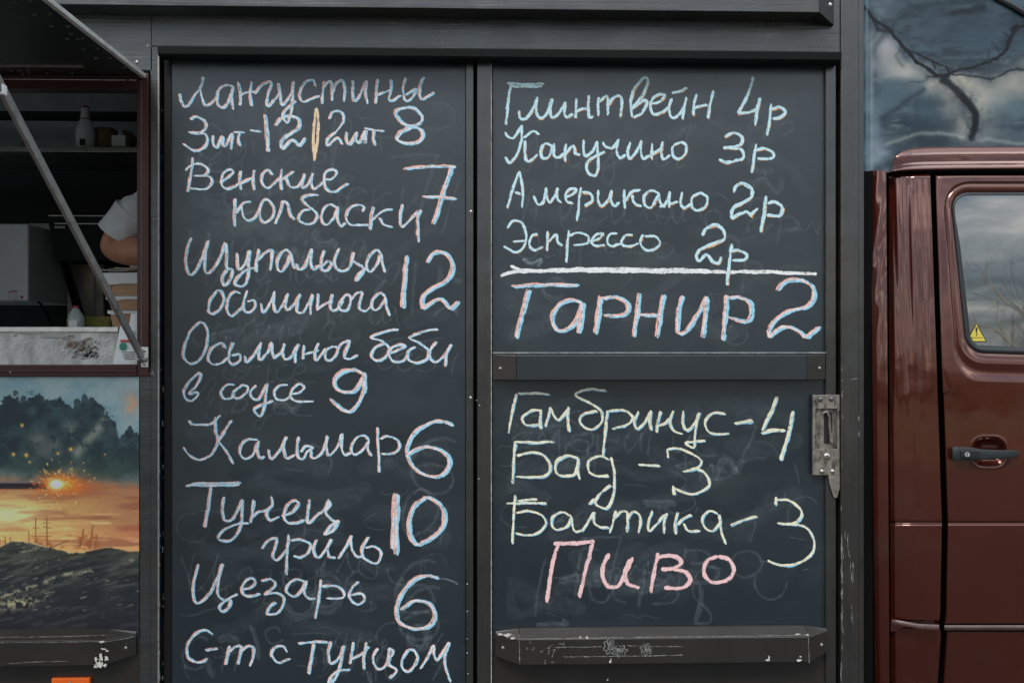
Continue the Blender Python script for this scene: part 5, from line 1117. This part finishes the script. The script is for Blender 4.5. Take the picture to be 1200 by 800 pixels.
for j in range(4):
    for i in range(n): Fc.append((j*n+i, j*n+(i+1) % n, (j+1)*n+(i+1) % n, (j+1)*n+i))
seal = mesh_obj('window_seal', V, Fc, M['plastic'], door, True)
P = by_angle(rrect(1117, 229.3, x1w+2, 408.5, 17, 19), angs)
zt_, zb_ = 229, 424
def glass_d(py): return float(prof(320))-.011-(320-py)*.0022*.025
V = [W(wc[0], wc[1], glass_d(wc[1]))]+[W(p[0], p[1], glass_d(p[1])) for p in P]
gl = mesh_obj('window_glass', V, [(0, 1+(i+1) % n, 1+i) for i in range(n)], M['glass'], door, False)
# sill line under the glass
k = MB(); k.tube([W(1142, 405.5, glass_d(405)+.004), W(1200, 408, glass_d(408)+.004), W(1490, 412, glass_d(412)+.004)], .003, 6); k.build('glass_wiper', M['plastic'], seal, smooth=True)
# warning sticker
gd = glass_d(390)+.0012
def tri(px, py, s, d): return [W(px, py-s*.62, d-.0022*.62*s*.075), W(px+s*.58, py+s*.42, d+.0022*.42*s*.075), W(px-s*.58, py+s*.42, d+.0022*.42*s*.075)]
k = MB(); a3 = tri(1144.3, 391.5, 22, gd); b3 = [v+Vector((0, .0008, 0)) for v in a3]; k.add(a3+b3, [(0,2,1),(3,4,5),(0,1,4,3),(1,2,5,4),(2,0,3,5)])
stk = k.build('warning_sticker', M['ink'], gl, label='yellow warning triangle sticker')
k = MB(); k.add(tri(1144.3, 391.8, 18.5, gd+.0006), [(0,2,1)]); k.build('sticker_face', M['yellow'], stk) if False else None
o = k.build('warning_sticker_face', M['yellow'], gl)
k = MB(); k.add([W(1143.2, 383.5, gd+.001), W(1145.6, 383.5, gd+.001), W(1144.9, 390.5, gd+.0012), W(1143.9, 390.5, gd+.0012)], [(3,2,1,0)]); k.add([W(1143.5, 391.6, gd+.0012), W(1145.3, 391.6, gd+.0012), W(1145.3, 393.1, gd+.0012), W(1143.5, 393.1, gd+.0012)], [(3,2,1,0)])
for j, (a, b_) in enumerate(((1138.5, 1150), (1136.5, 1152))):
    x_ = a
    while x_ < b_:
        k.add([W(x_, 395+j*2.2, gd+.0014), W(x_+1.2, 395+j*2.2, gd+.0014), W(x_+1.2, 396.2+j*2.2, gd+.0014), W(x_, 396.2+j*2.2, gd+.0014)], [(3,2,1,0)]); x_ += 1.9
k.build('sticker_mark', M['ink'], gl)
# door handle
hd_ = float(prof(533))
def loftbox(sections, name, m, parent, bevel=.002):
    V = []; 
    for (px, q0, q1, d0, d1) in sections: V += [W(px, q0, d1), W(px, q1, d1), W(px, q1, d0), W(px, q0, d0)]
    Fc = [(3,2,1,0)] ; ns = len(sections)
    for j in range(ns-1):
        for i in range(4): Fc.append((4*j+i, 4*j+(i+1) % 4, 4*j+4+(i+1) % 4, 4*j+4+i))
    Fc.append(tuple(4*(ns-1)+i for i in range(4)))
    o = mesh_obj(name, V, Fc, m, parent, True, bevel=bevel); return o
hn = loftbox([(1115.2, 525, 537.5, hd_+.012, hd_-.001), (1116.5, 523.6, 538.8, hd_+.018, hd_-.001), (1124, 523.4, 539.2, hd_+.021, hd_-.001), (1138, 524, 539, hd_+.022, hd_+.001), (1150, 526.2, 538.6, hd_+.024, hd_+.010), (1170, 527.2, 537.6, hd_+.024, hd_+.012), (1182, 527.2, 536.6, hd_+.021, hd_+.004), (1189, 526.6, 535.8, hd_+.016, hd_-.001), (1193.6, 528.4, 534.8, hd_+.009, hd_-.001)], 'door_handle', M['plastic'], door, .0025)
k = MB(); k.pbox(1126, 528.6, 1149, 536.4, hd_+.0245, hd_+.020); k.build('handle_inset', M['ink'], hn, bevel=.001)
k = MB(); k.cyl(W(1133.6, 532.3, hd_+.024), W(1133.6, 532.3, hd_+.0275), .0066, .006, 18); k.build('key_lock', M['bolt'], hn, smooth=True)
k = MB(); k.pbox(1133.1, 530.6, 1134.1, 534, hd_+.0282, hd_+.0270); k.build('keyhole', M['ink'], hn)
# rubbing strip
fgrid('rubbing_strip', lambda y: y*0+1106.8, lambda y: y*0+1536, np.linspace(732, 738, 7), 30, lambda gx, gy, u: prof(gy)+.004*np.sin(np.clip((gy-732)/6, 0, 1)*math.pi), M['trim'], door)
V = []; Fc = []
for x in np.linspace(1045.5, 1100.5, 24):
    t0 = float(np.interp(x, [1045, 1076, 1098, 1101], [725, 730.6, 731.5, 731.5])); hh = float(np.interp(x, [1045, 1076, 1101], [4.6, 5.6, 6]))
    u_ = (x-1043)/60; dd = float(pil(0, 700., u_))
    for f in (0, .5, 1): V.append(W(x, t0+hh*f, dd+.004*math.sin(f*math.pi)))
for i in range(23):
    for j in range(2): Fc.append((3*i+j, 3*i+j+1, 3*i+4+j, 3*i+3+j))
mesh_obj('rubbing_strip', V, Fc, M['trim'], truck, True)
k = MB(); k.pbox(1044, 722, 1100, 739, float(prof(730))-.030, float(prof(730))-.04); k.build('strip_backing', M['cab'], truck)
# roof gutter / drip rail
rx_ = [1039.5, 1044, 1050, 1058, 1068, 1085, 1120, 1200, 1560]; rt_ = [201, 191, 183, 177, 174, 172.6, 172, 171.6, 171]; rb_ = [203, 202, 201, 200.4, 200, 199.6, 199, 198.4, 198]
V = []; Fc = []; xsn = np.concatenate([np.linspace(1039.5, 1085, 40), np.linspace(1088, 1560, 60)]); nv = 22
for x in xsn:
    a_ = float(np.interp(x, rx_, rt_)); b__ = float(np.interp(x, rx_, rb_))
    for j in range(nv):
        f = j/(nv-1); th = f*math.pi*.5
        d_ = float(prof(200))-.075*math.cos(th)**1.6-.0+.010
        d_ += .004*math.exp(-((f-.62)/.06)**2)-.006*ss(.93, 1, np.array(f))
        V.append(W(x, a_+(b__-a_)*f, d_-.03*max(0, (1052-x)/12)**2*.5))
for i in range(len(xsn)-1):
    for j in range(nv-1): Fc.append((i*nv+j, i*nv+j+1, (i+1)*nv+j+1, (i+1)*nv+j))
mesh_obj('cab_roof_edge', V, Fc, M['cab'], truck, True)
# fairing above the cab: reflected clouds and branches painted into its vertex colours
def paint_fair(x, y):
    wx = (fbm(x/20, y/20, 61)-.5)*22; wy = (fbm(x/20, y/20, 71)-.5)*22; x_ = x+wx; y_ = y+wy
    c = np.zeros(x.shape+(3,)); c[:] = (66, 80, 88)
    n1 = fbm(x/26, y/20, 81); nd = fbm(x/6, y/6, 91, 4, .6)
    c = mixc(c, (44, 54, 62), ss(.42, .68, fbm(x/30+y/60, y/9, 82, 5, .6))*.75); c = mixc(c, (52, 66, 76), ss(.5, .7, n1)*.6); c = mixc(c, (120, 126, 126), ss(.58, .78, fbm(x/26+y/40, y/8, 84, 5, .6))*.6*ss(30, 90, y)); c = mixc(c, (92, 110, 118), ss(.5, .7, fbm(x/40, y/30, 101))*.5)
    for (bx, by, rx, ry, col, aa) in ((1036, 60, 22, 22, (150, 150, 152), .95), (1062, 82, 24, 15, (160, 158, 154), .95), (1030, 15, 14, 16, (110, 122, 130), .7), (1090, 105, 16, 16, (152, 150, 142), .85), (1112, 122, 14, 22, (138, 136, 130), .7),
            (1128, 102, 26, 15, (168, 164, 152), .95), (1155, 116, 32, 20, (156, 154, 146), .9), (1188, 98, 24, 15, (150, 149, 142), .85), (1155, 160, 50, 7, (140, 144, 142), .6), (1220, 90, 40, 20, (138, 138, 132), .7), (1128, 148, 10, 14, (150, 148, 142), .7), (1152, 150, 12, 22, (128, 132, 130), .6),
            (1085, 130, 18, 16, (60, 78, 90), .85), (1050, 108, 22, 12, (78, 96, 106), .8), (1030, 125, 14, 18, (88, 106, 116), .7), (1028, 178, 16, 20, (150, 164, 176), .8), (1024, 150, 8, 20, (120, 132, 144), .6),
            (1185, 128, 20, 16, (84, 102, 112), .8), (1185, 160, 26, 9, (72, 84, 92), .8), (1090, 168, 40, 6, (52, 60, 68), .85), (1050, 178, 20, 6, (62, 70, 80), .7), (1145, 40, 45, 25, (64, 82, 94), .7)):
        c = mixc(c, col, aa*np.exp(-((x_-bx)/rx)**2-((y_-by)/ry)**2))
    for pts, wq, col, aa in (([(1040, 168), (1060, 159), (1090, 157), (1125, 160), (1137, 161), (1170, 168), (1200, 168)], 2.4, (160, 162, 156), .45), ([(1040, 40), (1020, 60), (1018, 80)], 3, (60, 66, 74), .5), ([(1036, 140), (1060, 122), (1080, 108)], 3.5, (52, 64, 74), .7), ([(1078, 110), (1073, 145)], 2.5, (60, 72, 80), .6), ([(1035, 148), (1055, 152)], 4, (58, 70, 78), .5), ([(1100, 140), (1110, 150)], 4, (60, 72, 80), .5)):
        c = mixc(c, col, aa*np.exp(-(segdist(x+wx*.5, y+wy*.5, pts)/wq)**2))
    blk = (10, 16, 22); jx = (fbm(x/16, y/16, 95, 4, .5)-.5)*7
    def mirrored_branch(pts, w0, soft, aa=1.0):  # one dark branch of the painted tree reflection
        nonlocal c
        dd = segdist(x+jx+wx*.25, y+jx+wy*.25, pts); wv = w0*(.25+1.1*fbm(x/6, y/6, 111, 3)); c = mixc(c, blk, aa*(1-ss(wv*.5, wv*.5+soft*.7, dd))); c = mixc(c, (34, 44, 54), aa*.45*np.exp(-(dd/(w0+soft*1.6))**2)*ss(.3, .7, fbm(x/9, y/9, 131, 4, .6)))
    mirrored_branch([(1012, 8), (1025, 24), (1041, 33), (1052, 47), (1066, 60), (1074, 73), (1088, 82), (1098, 89), (1110, 88)], 3.0, 2.4, .95)
    mirrored_branch([(1076, 62), (1092, 70), (1095, 80)], 1.0, 1.8, .8); mirrored_branch([(1092, 72), (1108, 77), (1112, 86)], 1.2, 1.8, .85); mirrored_branch([(1060, 58), (1075, 62)], .8, 1.5, .6)
    mirrored_branch([(1108, 87), (1130, 80), (1150, 77), (1168, 66), (1181, 57), (1182, 46), (1190, 33), (1204, 28), (1230, 20)], 1.8, 2.2, .9)
    mirrored_branch([(1182, 58), (1183, 42), (1192, 31)], 3.0, 2.6, .8)
    mirrored_branch([(1115, 88), (1140, 91), (1165, 92), (1185, 83), (1215, 76)], .9, 2.6, .6)
    mirrored_branch([(1106, 94), (1122, 108), (1134, 121), (1143, 133), (1144, 146), (1137, 160)], 3.5, 7, .8); mirrored_branch([(1128, 114), (1142, 133), (1141, 152)], 3, 4, .6)
    for pts in ([(1030, 28), (1026, 44), (1017, 56)], [(1045, 38), (1048, 26), (1058, 18)], [(1066, 62), (1084, 60), (1098, 66)], [(1150, 77), (1156, 70), (1158, 60)], [(1172, 62), (1162, 50)], [(1130, 80), (1140, 84), (1156, 82)], [(1055, 52), (1050, 66), (1056, 76)], [(1100, 90), (1085, 97), (1066, 96)], [(1185, 46), (1176, 38)], [(1142, 132), (1152, 128)]): mirrored_branch(pts, .3, 3.0, .22)
    mirrored_branch([(1088, 92), (1100, 90)], 1.0, 2, .5); mirrored_branch([(1025, 26), (1030, 36), (1045, 36)], 1.5, 4, .5); mirrored_branch([(1150, 8), (1135, 14), (1118, 16)], 2, 8, .5)
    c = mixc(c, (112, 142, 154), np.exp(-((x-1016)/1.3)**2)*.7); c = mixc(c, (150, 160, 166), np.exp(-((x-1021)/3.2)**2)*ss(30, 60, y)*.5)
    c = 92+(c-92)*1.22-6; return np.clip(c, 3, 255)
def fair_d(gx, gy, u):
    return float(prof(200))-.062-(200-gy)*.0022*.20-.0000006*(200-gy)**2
fgrid('cab_fairing', lambda y: y*0+1006, lambda y: y*0+1500, np.linspace(-160, 201.5, 330), 0, fair_d, M['fairing'], truck, cols=lambda a, b: lin(paint_fair(a, b))*0.85, label='glossy blue grey roof fairing with mirrored clouds and branches painted into its colour', usp=np.concatenate([np.linspace(0, .41, 210), np.linspace(.43, 1, 30)]))
k = MB(); k.tube([W(1150, -14, fair_d(1150, -14, 0)+.006), W(1172, 0, fair_d(1172, 0, 0)+.006), W(1186, 7, fair_d(1186, 7, 0)+.006), W(1203, 17, fair_d(1203, 17, 0)+.006), W(1300, 70, fair_d(1300, 70, 0)+.006)], .009, 8); k.build('fairing_seam', M['plastic'], truck, smooth=True)

# ================================================================== TREES across the road (seen mirrored in the cab glass)
def branch(mb, p, dirv, l, r, depth, rr):
    n = 4; pts = [p]; rs_ = [r]; d_ = dirv.copy()
    for i in range(n):
        d_ = (d_+Vector((rr.uniform(-.22, .22), rr.uniform(-.22, .22), rr.uniform(-.08, .16)))).normalized(); pts.append(pts[-1]+d_*l/n); rs_.append(r*(1-.42*(i+1)/n))
    mb.tube(pts, rs_, 6 if depth > 2 else 4)
    if depth <= 0: return
    for k_ in range(rr.choice((2, 3)) if depth < 5 else 3):
        i = rr.randint(2, n); a_ = rr.uniform(0, 6.28); ax = d_.orthogonal().normalized(); ax = Matrix.Rotation(a_, 3, d_) @ ax
        nd_ = (Matrix.Rotation(rr.uniform(.4, .95), 3, ax) @ d_+Vector((0, 0, .12))).normalized()
        branch(mb, pts[i], nd_, l*rr.uniform(.62, .82), rs_[i]*rr.uniform(.55, .75), depth-1, rr)
TL = ['pale bare tree nearest the cab, standing on the verge across the road', 'pale bare tree behind the nearest one on the verge across the road', 'tall bare tree deeper in the verge, behind the two nearest ones', 'bare tree farthest along the verge towards the front of the truck', 'lone bare tree on the verge straight across from the menu boards', 'bare tree on the verge across from the serving hatch', 'bare tree farthest along the verge behind the rear of the truck']
TR = [(7.7, -11.0, 1), (8.9, -14.4, 2), (6.9, -16.5, 3), (12.5, -18, 4), (2.5, -24, 5), (-7, -22, 6), (-14, -26, 7)]
for i, (x_, y_, s_) in enumerate(TR):
    rr = random.Random(40+s_); t = empty('bare_tree', (x_, y_, 0), TL[i], 'tree', 'bare trees across the road')
    k = MB(); branch(k, Vector((x_, y_, -.02)), Vector((rr.uniform(-.15, .15), 0, 1)), rr.uniform(1.4, 1.8), .14, 6, rr); k.build('trunk', M['bark'], t, smooth=True)
k = MB(); rr = random.Random(77)
for i in range(5200):
    x_ = rr.uniform(-60, 75); y_ = -36-rr.random()*6; h_ = 1.5*(1.3+1.1*vnoise(np.array(x_/6+50.), np.array(1.), 3))*rr.random()**.5; c = Vector((x_, y_, 0)); q = rr.uniform(-.5, .5)
    top_ = c+Vector((q, rr.uniform(-.2, .2), float(h_)+.3)); wv = Vector((.05, 0, 0)); k.add([c-wv, c+wv, top_+wv*.5, top_-wv*.5], [(0,1,2,3)])
tag(k.build('winter_thicket', M['shrub']), 'low leafless thicket along the far side of the road', 'thicket', kind='stuff')
